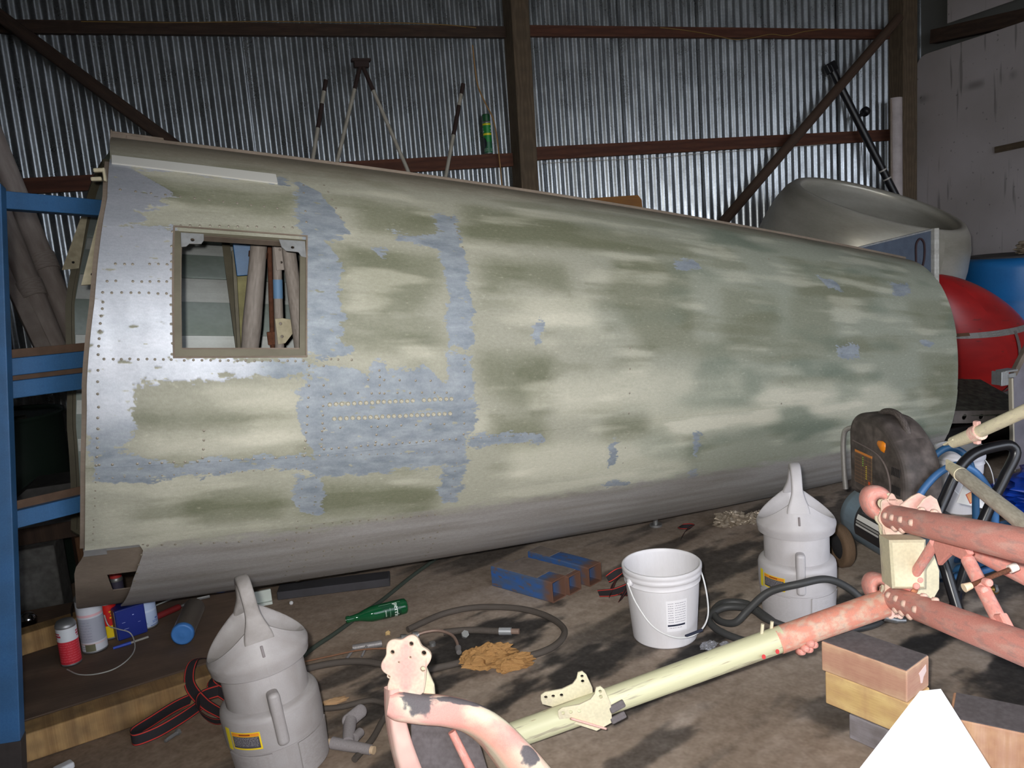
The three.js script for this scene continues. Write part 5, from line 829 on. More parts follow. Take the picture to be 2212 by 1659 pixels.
  mesh('top_gusset', join([laid(plate([[-0.045, 0], [0.045, -0.012], [0.02, 0.028], [-0.005, 0.036], [-0.02, 0.026]], 0.008, [], 0.002), [1.628, 0.602, -1.555], [0.9, -0.2, 0.35], [0, 1, 0]), laid(plate([[-0.02, 0], [0.05, -0.02], [0.022, 0.026], [0.006, 0.034], [-0.008, 0.024]], 0.008, [], 0.002), [1.632, 0.604, -1.535], [0.9, -0.2, 0.35], [0, 1, 0])]), pinkCream, mount);
  // far end: loose pale rods of the frame
  const r1 = new THREE.Group(); r1.name = 'stay_rod'; mount.add(r1); mesh('rod_body', rod([1.748, 0.785, -1.50], [1.705, 0.930, -1.24], 0.0155, 0.0155, 20), cream, r1); mesh('fork_end', join([rod([1.758, 0.752, -1.565], [1.748, 0.787, -1.495], 0.015, 0.018, 16), beam([1.762, 0.742, -1.585], [1.752, 0.766, -1.545], 0.03, 0.006, [0, 1, 0])]), cream, r1); mesh('clamp_ring', join([rod([1.747, 0.788, -1.493], [1.744, 0.799, -1.473], 0.021, 0.021, 20), beam([1.746, 0.765, -1.483], [1.744, 0.825, -1.483], 0.014, 0.016)]), pinkCream, r1);
  const r2 = new THREE.Group(); r2.name = 'stay_rod'; mount.add(r2); mesh('rod_body', rod([1.625, 0.722, -1.425], [1.42, 0.697, -1.03], 0.0165, 0.0175, 20), std({ map: mottle([176, 170, 156], [146, 138, 124], { size: 0.3 }), roughness: 0.6 }), r2); mesh('fork_end', join([rod([1.652, 0.7225, -1.475], [1.62, 0.7215, -1.418], 0.0125, 0.0175, 16), beam([1.664, 0.7225, -1.50], [1.64, 0.7225, -1.45], 0.028, 0.007, [0.6, 0, 0.8])]), cream, r2);
}
{ // front flange: scalloped plate with holes, bent arm and gusset
  const org = [0.330, 0.350, -1.868], X = [0.93, -0.075, 0.35], Y = [0.10, 0.97, -0.22];
  const lob = []; for (let i = 0; i <= 96; i++) { const a = mix(-0.62, Math.PI + 0.75, i / 96), r = 0.0565 + 0.0055 * Math.cos((a - 1.28) * 6); lob.push([r * Math.cos(a) * 0.98, 0.012 + r * Math.sin(a) * 1.02]); }
  const s = [...lob, [-0.043, -0.045], [-0.043, -0.10], [0.0, -0.094], [0.042, -0.060], [0.046, -0.036]];
  const hol = [[-0.034, 0.034, 0.0068], [0.012, 0.054, 0.0072], [0.043, 0.032, 0.0078], [0.041, -0.006, 0.0080], [-0.040, -0.022, 0.0060], [-0.018, 0.010, 0.0038], [0.010, 0.022, 0.0042]];
  mesh('flange_plate', laid(plate(s, 0.016, hol, 0.002, 20), org, X, Y), pinkCream, mount);
  const armMat = std({ map: texture(256, 512, (u, v) => { const a = fbm(u * 5, v * 5, 13, 4), n = fbm(u * 14, v * 18, 5, 4), s = (rnd() - 0.5) * 12; let c = rgbm([216, 162, 152], [222, 212, 188], step(-0.2, 0.3, a + (v - 0.4) * 0.5)); c = rgbm(c, [206, 128, 112], step(0.12, 0.02, Math.abs(u - 0.16)) * step(0.2, 0.5, v) * 0.6); let d = 0; for (const [pu, pv, ru, rv] of [[0.36, 0.14, 0.15, 0.085], [0.37, 0.33, 0.07, 0.09], [0.42, 0.44, 0.03, 0.05], [0.30, 0.74, 0.07, 0.05]]) d = Math.max(d, step(1.1, 0.85, Math.hypot((u - pu) / ru, (v - pv) / rv) + n * 0.7)); c = rgbm(c, [96, 91, 95], d * 0.95); return [c[0] + s, c[1] + s, c[2] + s]; }, true, false), roughness: 0.75 });
  const legMat = std({ map: texture(64, 128, (u, v) => { const a = fbm(u * 4, v * 4, 23, 3); return rgbm([212, 156, 148], [216, 196, 182], clamp(0.4 + a + v * 0.4)); }, true, false), roughness: 0.75 });
  // arm: box section swept from the flange over the elbow down to the floor
  const arm = (pts, ws, n = 48) => { const c = curve(pts), pos = [], uv = [], idx = []; const m = 20; for (let i = 0; i <= n; i++) { const t = i / n, p = c.getPointAt(t), d = c.getTangentAt(t), z = V(0.25, 0.30, 0.92).addScaledVector(d, -V(0.25, 0.30, 0.92).dot(d)).normalize(), x = new THREE.Vector3().crossVectors(d, z); const [w, h] = ws(t); for (let j = 0; j <= m; j++) { const a = j / m * Math.PI * 2, ca = Math.cos(a), sa = Math.sin(a), px = w * Math.sign(ca) * Math.abs(ca) ** 0.55, pz = h * Math.sign(sa) * Math.abs(sa) ** 0.55; const v = p.clone().addScaledVector(x, px).addScaledVector(z, pz); pos.push(v.x, v.y, v.z); uv.push(j / m, t); } }
    for (let i = 0; i < n; i++) for (let j = 0; j < m; j++) { const a = i * (m + 1) + j, b = a + m + 1; idx.push(a, b, a + 1, b, b + 1, a + 1); } const g = new THREE.BufferGeometry(); g.setAttribute('position', new THREE.Float32BufferAttribute(pos, 3)); g.setAttribute('uv', new THREE.Float32BufferAttribute(uv, 2)); g.setIndex(idx); g.computeVertexNormals(); return g; };
  mesh('bent_arm', arm([[0.278, 0.262, -1.868], [0.345, 0.245, -1.845], [0.405, 0.232, -1.825], [0.460, 0.212, -1.80], [0.505, 0.175, -1.775], [0.545, 0.118, -1.745], [0.585, 0.05, -1.71], [0.61, 0.0, -1.69]], (t) => [mix(0.036, 0.050, step(0.4, 1, t)) * step(-0.12, 0.06, t), mix(0.036, 0.046, t)]), armMat, mount);
  mesh('front_leg', arm([[0.292, 0.30, -1.875], [0.288, 0.24, -1.862], [0.292, 0.17, -1.84], [0.305, 0.09, -1.815], [0.322, 0.0, -1.79]], (t) => [mix(0.018, 0.034, t), 0.022]), legMat, mount);
  mesh('web_plate', laid(plate([[-0.055, 0.115], [0.04, 0.080], [0.11, 0.045], [0.17, -0.12], [-0.04, -0.12]], 0.008, [], 0.001), [0.365, 0.125, -1.845], [0.93, -0.1, 0.36], [0.05, 0.95, -0.3]), greyDust, mount);
  mesh('inner_stay', rod([0.415, 0.180, -1.815], [0.475, 0.0, -1.76], 0.010, 0.012, 16), pink, mount);
  mesh('side_ear', laid(plate([[-0.02, 0.05], [0.0, 0.052], [0.028, -0.005], [0.034, -0.05], [-0.03, -0.045]], 0.014, [], 0.003), [0.365, 0.295, -1.872], [0.93, -0.1, 0.36], [0.05, 0.97, -0.2]), cream, mount);
  // twin lug bracket on the long tube
  const lug = (o, m) => mesh('lug_plate', laid(plate([[-0.082, 0.030], [-0.078, 0.042], [-0.066, 0.046], [-0.02, 0.041], [0.012, 0.046], [0.028, 0.058], [0.036, 0.072], [0.047, 0.072], [0.054, 0.060], [0.058, 0.02], [0.045, -0.03], [0.0, -0.04], [-0.04, -0.01], [-0.082, 0.018]], 0.006, [[-0.068, 0.033, 0.005], [-0.048, 0.030, 0.005], [-0.026, 0.026, 0.005], [0.043, 0.060, 0.0045], [0.040, 0.046, 0.005]], 0.001), o, [0.89, 0.25, 0.36], [-0.18, 0.96, -0.12]), m, mount);
  lug([0.790, 0.116, -1.812], cream); lug([0.768, 0.134, -1.874], cream);
  mesh('lug_clip', join([beam([0.835, 0.130, -1.795], [0.872, 0.148, -1.782], 0.020, 0.012, [0, 0.5, 1]), beam([0.835, 0.100, -1.792], [0.872, 0.118, -1.779], 0.018, 0.010, [0, 0.5, 1])]), greyDust, mount);
  mesh('lug_rib', beam([0.735, 0.118, -1.826], [0.822, 0.080, -1.796], 0.006, 0.016, [0, 0.5, 1]), pinkCream, mount);
}
// timber blocks below
const blockWood = (z, light, dark) => std({ map: woodMap(light, dark, { size: 0.22, rings: 5, dirt: [150, 96, 84], dirtAmount: 0.35, z, along: 'u' }), roughness: 0.85 });
{
  const dir = Math.atan2(0.068, 0.214);      // blocks point towards the viewer and slightly right
  const put = (name, label, cx, cz, y, w, h, l, m, top) => { const t = thing(name, label, 'timber', [cx, y, cz], dir); mesh('block_body', box(w, h, l, 0.004).translate(0, h / 2, 0), m, t); if (top) mesh('dust_layer', box(w - 0.006, 0.002, l - 0.006, 0.0008).translate(0, h + 0.0008, 0), greyDust, t); return t; };
  const a = put('timber_block', 'squared timber block with dusty top, upper of the two under the engine mount', 1.485, -1.560, 0.165, 0.112, 0.083, 0.230, blockWood(2, [212, 180, 148], [188, 142, 122]), true);
  mesh('torn_label', laid(plate([[-0.020, 0.008], [0.016, 0.018], [0.018, 0.0], [0.004, -0.010], [-0.002, -0.024], [-0.010, -0.022], [-0.014, -0.004]], 0.001, [], 0.0002), [0.022, 0.048, 0.1155], [1, 0, 0], [0, 1, 0]), std({ color: css(232, 206, 200), roughness: 0.7 }), a);
  put('timber_block', 'pale split timber block, lower of the two under the engine mount', 1.487, -1.555, 0.072, 0.108, 0.092, 0.225, blockWood(7, [226, 198, 138], [204, 170, 114]), false);
  put('timber_plank', 'grey dusty plank lying on the floor under the timber blocks', 1.515, -1.475, 0.0, 0.115, 0.070, 0.26, std({ map: woodMap([150, 146, 152], [126, 120, 124], { size: 0.2, rings: 4, dirtAmount: 0.3, along: 'u' }), roughness: 0.9 }), true);
  const big = thing('timber_beam', 'big squared timber with dusty top and pinkish side at the lower right corner', 'timber'); mesh('beam_body', beam([1.586, 0.075, -1.412], [2.0, 0.075, -0.87], 0.13, 0.13, [0, 1, 0], 0.004), blockWood(11, [216, 176, 148], [204, 160, 120]), big); mesh('dust_layer', beam([1.590, 0.1408, -1.407], [1.996, 0.1408, -0.875], 0.124, 0.002, [0, 1, 0], 0.0008), greyDust, big);
}
{ // white paper sheet, folded like a tent, leaning on the timber
  const pos = [], uv = [], idx = [], n = 40, m = 20; const top = [[1.372, 0.285, -1.305], [1.424, 0.281, -1.296]], bot = [[0.95, 0.0, -1.275], [1.45, 0.0, -1.03]];
  for (let j = 0; j <= m; j++) for (let i = 0; i <= n; i++) { const u = i / n, v = j / m, a = V(...top[0]).lerp(V(...top[1]), u), b = V(...bot[0]).lerp(V(...bot[1]), u), p = a.lerp(b, v); const bulge = 0.05 * Math.sin(Math.PI * u) * v * (1.2 - v * 0.4) + 0.004 * Math.sin(u * 9 + v * 5) * v; p.x += -0.2 * bulge; p.z += bulge * 0.8; p.y += bulge * 0.5 + 0.003; pos.push(...p.toArray()); uv.push(u, v); }
  for (let j = 0; j < m; j++) for (let i = 0; i < n; i++) { const a = j * (n + 1) + i, b = a + n + 1; idx.push(a, b, a + 1, a + 1, b, b + 1); }
  const g = new THREE.BufferGeometry(); g.setAttribute('position', new THREE.Float32BufferAttribute(pos, 3)); g.setAttribute('uv', new THREE.Float32BufferAttribute(uv, 2)); g.setIndex(idx); g.computeVertexNormals();
  single('paper_sheet', 'bright white sheet of paper standing folded in front of the timber blocks', 'paper', g, std({ color: css(250, 250, 250), roughness: 0.8, side: THREE.DoubleSide }));
}
// ---------------------------------------------------------------- things lying about on the floor
{ // white bucket
  const t = thing('plastic_bucket', 'open white plastic bucket with wire handle standing on the floor', 'bucket', [1.305, 0, -2.32], 0.1);
  mesh('bucket_body', bucketBody(0.108, 0.128, 0.262), bucketWhite, t);
  mesh('wire_handle', tube([[-0.139, 0.222, 0.0], [-0.142, 0.17, 0.05], [-0.115, 0.10, 0.11], [-0.05, 0.062, 0.145], [0.03, 0.058, 0.145], [0.09, 0.085, 0.12], [0.135, 0.15, 0.06], [0.143, 0.21, 0.02], [0.139, 0.222, 0.0]], 0.0028, 90, 8), handleWire, t);
  for (const s of [-1, 1]) mesh('handle_ear', lathe([[0, 0.008], [0.012, 0.006], [0.014, -0.006], [0, -0.006]], 16).rotateZ(-s * Math.PI / 2).translate(s * 0.131, 0.222, 0), bucketWhite, t);
  mesh('handle_grip', rod([-0.022, 0.0605, 0.1465], [0.046, 0.0615, 0.1440], 0.005), std({ color: css(40, 44, 62), roughness: 0.5 }), t);
  mesh('print_label', new THREE.CylinderGeometry(0.1215, 0.1135, 0.11, 16, 1, true, -0.55, 0.62).translate(0, 0.12, 0), std({ map: painted(160, 160, (g, w, h) => { g.fillStyle = '#eceaee'; g.fillRect(0, 0, w, h); scribble(g, 14, 14, 40, 9, 12, '#8d8a96', 3); scribble(g, 64, 14, 84, 9, 12, '#9a97a2', 3); g.fillStyle = '#23283a'; g.fillRect(8, 124, 136, 9); scribble(g, 20, 140, 100, 1, 8, '#a5a2aa', 3); }), roughness: 0.5 }), t);
}
{ // green glass bottle, lying
  const t = thing('glass_bottle', 'green glass bottle with white lettering lying on the brown floor', 'bottle', [0.47, 0.034, -2.945], 0); t.rotation.set(0, 0.03, 0); t.scale.setScalar(0.86); t.position.y = 0.031;
  const prof = [[0, 0.085], [0.026, 0.088], [0.033, 0.082], [0.0345, 0.07], [0.0345, -0.055], [0.033, -0.075], [0.026, -0.10], [0.018, -0.125], [0.0145, -0.15], [0.0135, -0.168], [0.0158, -0.170], [0.0158, -0.182], [0.012, -0.184], [0.0105, -0.15], [0.015, -0.12], [0.030, -0.07], [0.0312, -0.05], [0.0312, 0.07], [0, 0.076]];
  mesh('bottle_body', lathe(prof, 48).rotateZ(-Math.PI / 2).rotateY(0.02), new THREE.MeshPhysicalMaterial({ color: css(30, 110, 66), roughness: 0.06, transmission: 0.55, thickness: 0, ior: 1.5 }), t);
  const lab = painted(256, 256, (g, w, h) => { g.fillStyle = '#12442c'; g.fillRect(0, 0, w, h); g.fillStyle = '#0e3824'; g.fillRect(120, 0, 136, h); g.save(); g.translate(w / 2, h / 2); g.fillStyle = '#dfe8e0'; g.font = 'bold 66px serif'; g.textAlign = 'center'; g.fillText('perrier', 0, -50); g.fillStyle = '#7fa88c'; g.font = '22px sans-serif'; g.fillText('eau minérale', 0, 10); g.fillStyle = '#c8d6c6'; g.font = 'bold 20px sans-serif'; g.fillText('naturelle', 0, 62); g.restore(); g.fillStyle = '#9fbfa8'; g.fillRect(2, 0, 4, h); });
  mesh('label', new THREE.CylinderGeometry(0.0349, 0.0349, 0.095, 24, 1, true, -0.9, 2.6).rotateZ(-Math.PI / 2).rotateX(-0.35).translate(0.008, 0, 0), std({ map: lab, roughness: 0.25 }), t);
}
// three blue rust-ended steel tubes under the fuselage
{
  const blueRust = std({ map: (() => { const q = texture(512, 256, (u, v) => { const a = fbm(u * 8, v * 12, 3, 4), e = step(0.78, 0.97, u + a * 0.1); let c = rgbm([44, 92, 164], [86, 88, 98], clamp(0.45 + fbm(u * 5, v * 9, 7, 4))); c = rgbm(c, [112, 80, 66], Math.max(step(0.12, 0.32, a) * 0.75, e)); return c; }, true, false); return q; })(), roughness: 0.6 });
  const tubeDust = std({ map: mottle([124, 112, 104], [92, 80, 76], { size: 0.15, speck: 0.05 }), roughness: 0.95 });
  const rustIn = std({ map: mottle([128, 76, 44], [86, 52, 36], { size: 0.1 }), roughness: 0.9 });
  const sq = (label, a, b, w, top) => {
    const t = thing('steel_tube', label, 'tube', [(a[0] + b[0]) / 2, 0, (a[1] + b[1]) / 2], Math.atan2(-(b[1] - a[1]), b[0] - a[0])), L = Math.hypot(b[0] - a[0], b[1] - a[1]);
    const s = new THREE.Shape(), h = w / 2, r = 0.006, rectPath = (p, q, rr2) => { p.moveTo(-q + rr2, -q); p.lineTo(q - rr2, -q); p.quadraticCurveTo(q, -q, q, -q + rr2); p.lineTo(q, q - rr2); p.quadraticCurveTo(q, q, q - rr2, q); p.lineTo(-q + rr2, q); p.quadraticCurveTo(-q, q, -q, q - rr2); p.lineTo(-q, -q + rr2); p.quadraticCurveTo(-q, -q, -q + rr2, -q); };
    rectPath(s, h, r); const hole = new THREE.Path(); rectPath(hole, h - 0.005, 0.003); s.holes.push(hole);
    const g = new THREE.ExtrudeGeometry(s, { depth: L, bevelEnabled: false, curveSegments: 4 }).rotateY(Math.PI / 2).translate(-L / 2, h, 0); const p = g.attributes.position, uv = g.attributes.uv; for (let i = 0; i < p.count; i++) uv.setXY(i, (p.getX(i) + L / 2) / L, (p.getY(i) + p.getZ(i)) * 4);
    mesh('tube_body', g, blueRust, t);
    if (top) mesh('dust_layer', box(L * top, 0.002, w - 0.008, 0.0008).translate(-L * (1 - top) / 2 + 0.004, w + 0.0008, 0), tubeDust, t);
    mesh('rusty_inside', boxUv(new THREE.BoxGeometry(0.004, w - 0.011, w - 0.011)).translate(L / 2 - 0.12, h, 0), rustIn, t);
    return t;
  };
  sq('blue rusty square steel tube lying on the floor, nearest of the three', [0.955, -3.045], [1.105, -2.765], 0.085, 0.75);
  sq('grey-topped square steel tube lying between the two blue ones', [1.050, -3.05], [1.185, -2.795], 0.078, 0.92);
  sq('blue rusty square steel tube lying on the floor, the one nearest the bucket', [1.150, -3.13], [1.290, -2.83], 0.08, 0.35);
}
// grease gun hose, fittings and bent pipe
const rubber = std({ map: mottle([84, 76, 70], [64, 57, 52], { size: 0.2 }), roughness: 0.8 }), blackHose = std({ color: css(58, 58, 58), roughness: 0.55 });
single('rubber_hose', 'long dusty brown rubber hose looping over the floor left of the white bucket', 'hose', tube([[0.02, 0.012, -2.62], [0.109, 0.012, -2.66], [0.22, 0.012, -2.66], [0.313, 0.012, -2.624], [0.40, 0.012, -2.54], [0.468, 0.012, -2.471], [0.56, 0.012, -2.455], [0.668, 0.012, -2.449], [0.76, 0.012, -2.40], [0.85, 0.012, -2.385], [0.936, 0.012, -2.411], [1.004, 0.012, -2.489], [1.005, 0.012, -2.60], [0.95, 0.012, -2.72], [0.86, 0.012, -2.80], [0.76, 0.012, -2.845], [0.66, 0.012, -2.845], [0.57, 0.012, -2.81], [0.51, 0.012, -2.78]], 0.0115, 220, 10), rubber);
single('rubber_hose', 'thin dusty hose running along the floor behind the front flange', 'hose', tube([[0.10, 0.01, -2.41], [0.2, 0.01, -2.37], [0.30, 0.01, -2.36], [0.34, 0.01, -2.30], [0.30, 0.01, -2.22], [0.26, 0.01, -2.15], [0.2, 0.01, -2.08]], 0.009, 80, 9), rubber);
single('thin_cable', 'straight brown cable stretched over the floor towards the flange', 'cable', tube([[0.03, 0.006, -2.735], [0.2, 0.02, -2.70], [0.33, 0.03, -2.67], [0.42, 0.03, -2.63]], 0.003, 40, 6), std({ color: css(124, 86, 62), roughness: 0.7 }));
single('dark_rope', 'dark green rope running from under the fuselage to the front jug', 'rope', tube([[0.09, 0.008, -2.72], [0.18, 0.009, -2.82], [0.256, 0.009, -2.887], [0.36, 0.009, -2.99], [0.466, 0.009, -3.087], [0.64, 0.009, -3.28], [0.82, 0.009, -3.46]], 0.008, 80, 8), std({ color: css(52, 60, 52), roughness: 0.9 }));
{
  const t = thing('grease_gun', 'dusty grease gun with bent delivery pipe lying behind the scalloped flange', 'tool'), gg = std({ map: mottle([150, 146, 146], [106, 98, 94], { size: 0.15 }), metalness: 0.4, roughness: 0.55 });
  mesh('barrel', rod([0.30, 0.022, -2.715], [0.40, 0.022, -2.70], 0.012), gg, t); mesh('lever', join([rod([0.30, 0.024, -2.70], [0.27, 0.014, -2.665], 0.005), rod([0.345, 0.03, -2.69], [0.32, 0.014, -2.655], 0.004)]), gg, t);
  mesh('head', join([rod([0.44, 0.022, -2.692], [0.53, 0.03, -2.686], 0.010), new THREE.CylinderGeometry(0.015, 0.015, 0.02, 6).rotateZ(1.4).translate(0.475, 0.026, -2.69), new THREE.CylinderGeometry(0.014, 0.014, 0.02, 6).rotateZ(1.4).translate(0.515, 0.029, -2.687)]), greyMetal, t);
  mesh('delivery_pipe', tube([[0.52, 0.03, -2.687], [0.56, 0.036, -2.68], [0.60, 0.036, -2.665], [0.632, 0.03, -2.625], [0.636, 0.024, -2.57], [0.63, 0.018, -2.54]], 0.0055, 50, 8), std({ color: css(142, 118, 106), roughness: 0.5, metalness: 0.3 }), t);
  mesh('nozzle', rod([0.632, 0.018, -2.545], [0.626, 0.016, -2.515], 0.011, 0.009), gg, t);
}
{ const t = thing('hydraulic_hose', 'short dusty hose with a bright end ferrule lying above the brown rag', 'hose'); mesh('hose_body', tube([[0.62, 0.014, -2.69], [0.70, 0.014, -2.665], [0.80, 0.014, -2.60]], 0.012, 30, 10), rubber, t); mesh('ferrule', rod([0.80, 0.014, -2.60], [0.838, 0.014, -2.578], 0.0135), std({ color: css(190, 192, 196), metalness: 0.6, roughness: 0.35 }), t); mesh('end_nut', rod([0.838, 0.014, -2.578], [0.862, 0.014, -2.563], 0.011, 0.011, 6), std({ color: css(126, 104, 92), roughness: 0.6 }), t); }
single('steel_nut', 'small steel nut on the dark stain before the short hose', 'nut', new THREE.CylinderGeometry(0.012, 0.012, 0.012, 6).translate(0.565, 0.006, -2.64), greyMetal);
single('steel_nut', 'bright steel nut beside the ferrule hose', 'nut', new THREE.CylinderGeometry(0.014, 0.014, 0.014, 6).rotateX(0.8).translate(0.685, 0.012, -2.64), brightAlloy);
single('crumpled_paper', 'crumpled brown paper lying on the dark oily floor', 'paper', join([crumple(0.15, 0.07, 0.07, 3, 30, 1.1).translate(0.705, 0.022, -2.415), crumple(0.12, 0.045, 0.05, 9, 26, 1.1).translate(0.765, 0.018, -2.35), crumple(0.10, 0.05, 0.05, 14, 24, 1.1).translate(0.66, 0.018, -2.45)]), std({ map: mottle([170, 128, 78], [136, 98, 58], { size: 0.1 }), roughness: 0.9 }));
single('crumpled_foil', 'crumpled silvery brown foil lying near the fuselage belly', 'foil', join([crumple(0.15, 0.06, 0.09, 23, 44, 2).translate(2.14, 0.022, -3.13), crumple(0.13, 0.045, 0.07, 29, 40, 2).translate(2.26, 0.018, -3.10)]), std({ map: mottle([172, 158, 140], [120, 98, 80], { size: 0.08 }), metalness: 0.4, roughness: 0.4 }));
{ // grey Y-shaped casting
  const t = single('pipe_fitting', 'grey painted Y-shaped casting lying on the floor right of the front jug', 'fitting', join([rod([0.155, 0.024, -2.165], [0.248, 0.022, -2.085], 0.017, 0.014), rod([0.195, 0.03, -2.14], [0.215, 0.045, -2.22], 0.016, 0.019), placeBetween(new THREE.CapsuleGeometry(0.020, 0.05, 6, 14).scale(1, 1, 0.5), [0.205, 0.045, -2.215], [0.255, 0.05, -2.25]), rod([0.215, 0.03, -2.15], [0.235, 0.028, -2.175], 0.013)]), std({ map: mottle([150, 144, 146], [120, 112, 110], { size: 0.1 }), roughness: 0.6 }));
  for (const [p, q] of [[[0.146, 0.024, -2.172], [0.156, 0.024, -2.164]], [[0.247, 0.022, -2.086], [0.256, 0.022, -2.078]]]) mesh('threaded_end', rod(p, q, 0.011), std({ color: css(206, 180, 150), roughness: 0.6 }), t);
}
{ // black hose coiled round the right-hand jug
  single('black_hose', 'black air hose coiled on the floor and draped round the pale jug', 'hose', tube([[1.97, 0.03, -2.02], [1.93, 0.075, -2.06], [1.88, 0.13, -2.085], [1.80, 0.175, -2.095], [1.70, 0.175, -2.11], [1.62, 0.14, -2.17], [1.56, 0.08, -2.20], [1.52, 0.035, -2.22], [1.50, 0.02, -2.28], [1.53, 0.018, -2.36], [1.60, 0.018, -2.40], [1.66, 0.018, -2.36], [1.66, 0.018, -2.25], [1.64, 0.018, -2.14], [1.58, 0.018, -2.08], [1.51, 0.018, -2.10], [1.47, 0.018, -2.17], [1.46, 0.018, -2.26], [1.49, 0.018, -2.33], [1.56, 0.032, -2.34], [1.62, 0.04, -2.27], [1.62, 0.04, -2.18], [1.70, 0.02, -2.07], [1.82, 0.016, -2.03], [1.93, 0.016, -2.02], [2.02, 0.016, -2.06]], 0.0125, 280, 10), blackHose);
  single('hose_coupling', 'steel hose coupling at the end of the black hose', 'coupling', join([rod([1.966, 0.032, -2.02], [2.005, 0.02, -2.0], 0.012), rod([2.005, 0.02, -2.0], [2.03, 0.018, -1.99], 0.0085)]), greyMetal);
}
// black and red webbing behind the bucket
single('ratchet_strap', 'black and red webbing strap heaped on the floor behind the white bucket', 'strap', join([
  ribbon([[1.27, 0.02, -2.66], [1.31, 0.05, -2.70], [1.36, 0.06, -2.72], [1.40, 0.03, -2.74], [1.36, 0.02, -2.66], [1.30, 0.03, -2.62]], 0.035, [0.3, 1, 0.3], 50, (t) => t * 2),
  ribbon([[1.24, 0.02, -2.70], [1.29, 0.03, -2.66], [1.34, 0.05, -2.64], [1.40, 0.06, -2.68], [1.44, 0.03, -2.72]], 0.035, [0.2, 1, 0.6], 40, (t) => -t),
  ribbon([[1.28, 0.02, -2.60], [1.33, 0.05, -2.63], [1.38, 0.07, -2.66], [1.36, 0.08, -2.72], [1.30, 0.05, -2.74]], 0.035, [0.6, 0.8, 0.2], 40, (t) => t),
]), strapMat);
single('ratchet_strap', 'small piece of black and red webbing near the fuselage belly', 'strap', ribbon([[1.83, 0.015, -3.06], [1.88, 0.03, -3.10], [1.93, 0.03, -3.13], [1.90, 0.02, -3.18], [1.95, 0.015, -3.2]], 0.03, [0.4, 1, 0.2], 40, (t) => t), strapMat);
single('steel_peg', 'small grey support stud under the fuselage belly', 'support', join([new THREE.CylinderGeometry(0.012, 0.012, 0.07, 12).translate(1.837, 0.045, -3.30), new THREE.CylinderGeometry(0.03, 0.03, 0.010, 20).translate(1.837, 0.005, -3.30)]), greyMetal);
single('dark_plank', 'dark painted board lying under the fuselage belly', 'board', box(0.46, 0.035, 0.09, 0.004).rotateY(-0.22).translate(0.325, 0.019, -3.335), std({ map: mottle([58, 56, 60], [44, 42, 44], { size: 0.3 }), roughness: 0.8 }));
single('white_bracket', 'pale metal bracket plate under the belly behind the front jug', 'bracket', join([box(0.10, 0.05, 0.012, 0.003).translate(0.02, 0.037, -3.33), box(0.012, 0.012, 0.10, 0.002).translate(-0.03, 0.018, -3.28), box(0.10, 0.012, 0.08, 0.002).translate(0.02, 0.008, -3.35)]), std({ color: css(190, 196, 188), roughness: 0.5 }));
sprayCan('blue_can', 'blue and white can behind the handle of the front jug', [-0.115, 0.0, -3.36], 0.034, 0.15, canPrint(128, 96, (g, w, h) => { g.fillStyle = '#3c62a8'; g.fillRect(0, 0, w, h); g.fillStyle = '#c8d4e4'; g.fillRect(0, 0, w, 34); scribble(g, 6, 50, 110, 3, 12, '#c8d4e4', 4); }), 0.0, null, 0);
single('white_bead', 'tiny white bead lying on the floor by the dark board', 'bead', lathe([[0, -0.008], [0.006, -0.006], [0.0085, 0], [0.006, 0.006], [0, 0.008]], 16).translate(0.14, 0.008, -3.27), white);
single('wood_chip', 'pale wood chip lying on the floor right of the front jug', 'chip', crumple(0.07, 0.012, 0.03, 41, 20).translate(0.195, 0.006, -2.42), std({ color: css(186, 150, 112), roughness: 0.9 }));
single('wood_chip', 'tiny yellowish chip on the floor under the bottle', 'chip', crumple(0.018, 0.014, 0.014, 45, 14).translate(0.44, 0.007, -2.80), std({ color: css(190, 160, 110), roughness: 0.9 }));
single('glass_shard', 'clear film scraps on the wet patch beside the bucket base', 'film', join([crumple(0.06, 0.02, 0.03, 51, 22, 2).translate(1.38, 0.009, -2.17), crumple(0.03, 0.016, 0.02, 53, 18, 2).translate(1.43, 0.008, -2.15)]), new THREE.MeshPhysicalMaterial({ color: css(220, 220, 226), roughness: 0.1, transmission: 0.8, thickness: 0 }));
// ---------------------------------------------------------------- things on and against the back wall
{
  const t = thing('tubular_support', 'white tubular V-frame with brown scorched ends standing behind the fuselage', 'frame'), wt = std({ map: mottle([184, 178, 164], [150, 136, 116], { size: 0.3 }), roughness: 0.6 }), bt = std({ color: css(52, 36, 32), roughness: 0.8 });
  const leg = (a, b, k) => { mesh('tube', rod(a.map((q, i) => mix(q, b[i], k)), b, 0.014, 0.014), wt, t); mesh('scorched_end', rod(a, a.map((q, i) => mix(q, b[i], k)), 0.0155), bt, t); };
  leg([1.215, 2.77, -6.2], [0.20, 0.0, -6.0], 0.058); leg([1.235, 2.77, -6.2], [2.13, 0.0, -5.95], 0.062);
  leg([0.955, 2.67, -6.18], [0.16, 0.02, -5.75], 0.03); leg([1.985, 2.64, -6.18], [1.085, 0.02, -5.7], 0.03);
  for (const [a, b] of [[[0.904, 2.50, -6.152], [0.853, 2.33, -6.125]], [[1.928, 2.475, -6.150], [1.852, 2.255, -6.109]]]) mesh('scorched_band', rod(a, b, 0.016), bt, t);
  mesh('top_bracket', join([box(0.11, 0.05, 0.05, 0.006).translate(1.225, 2.785, -6.2), box(0.14, 0.02, 0.06, 0.004).translate(1.225, 2.812, -6.2)]), bt, t);
}
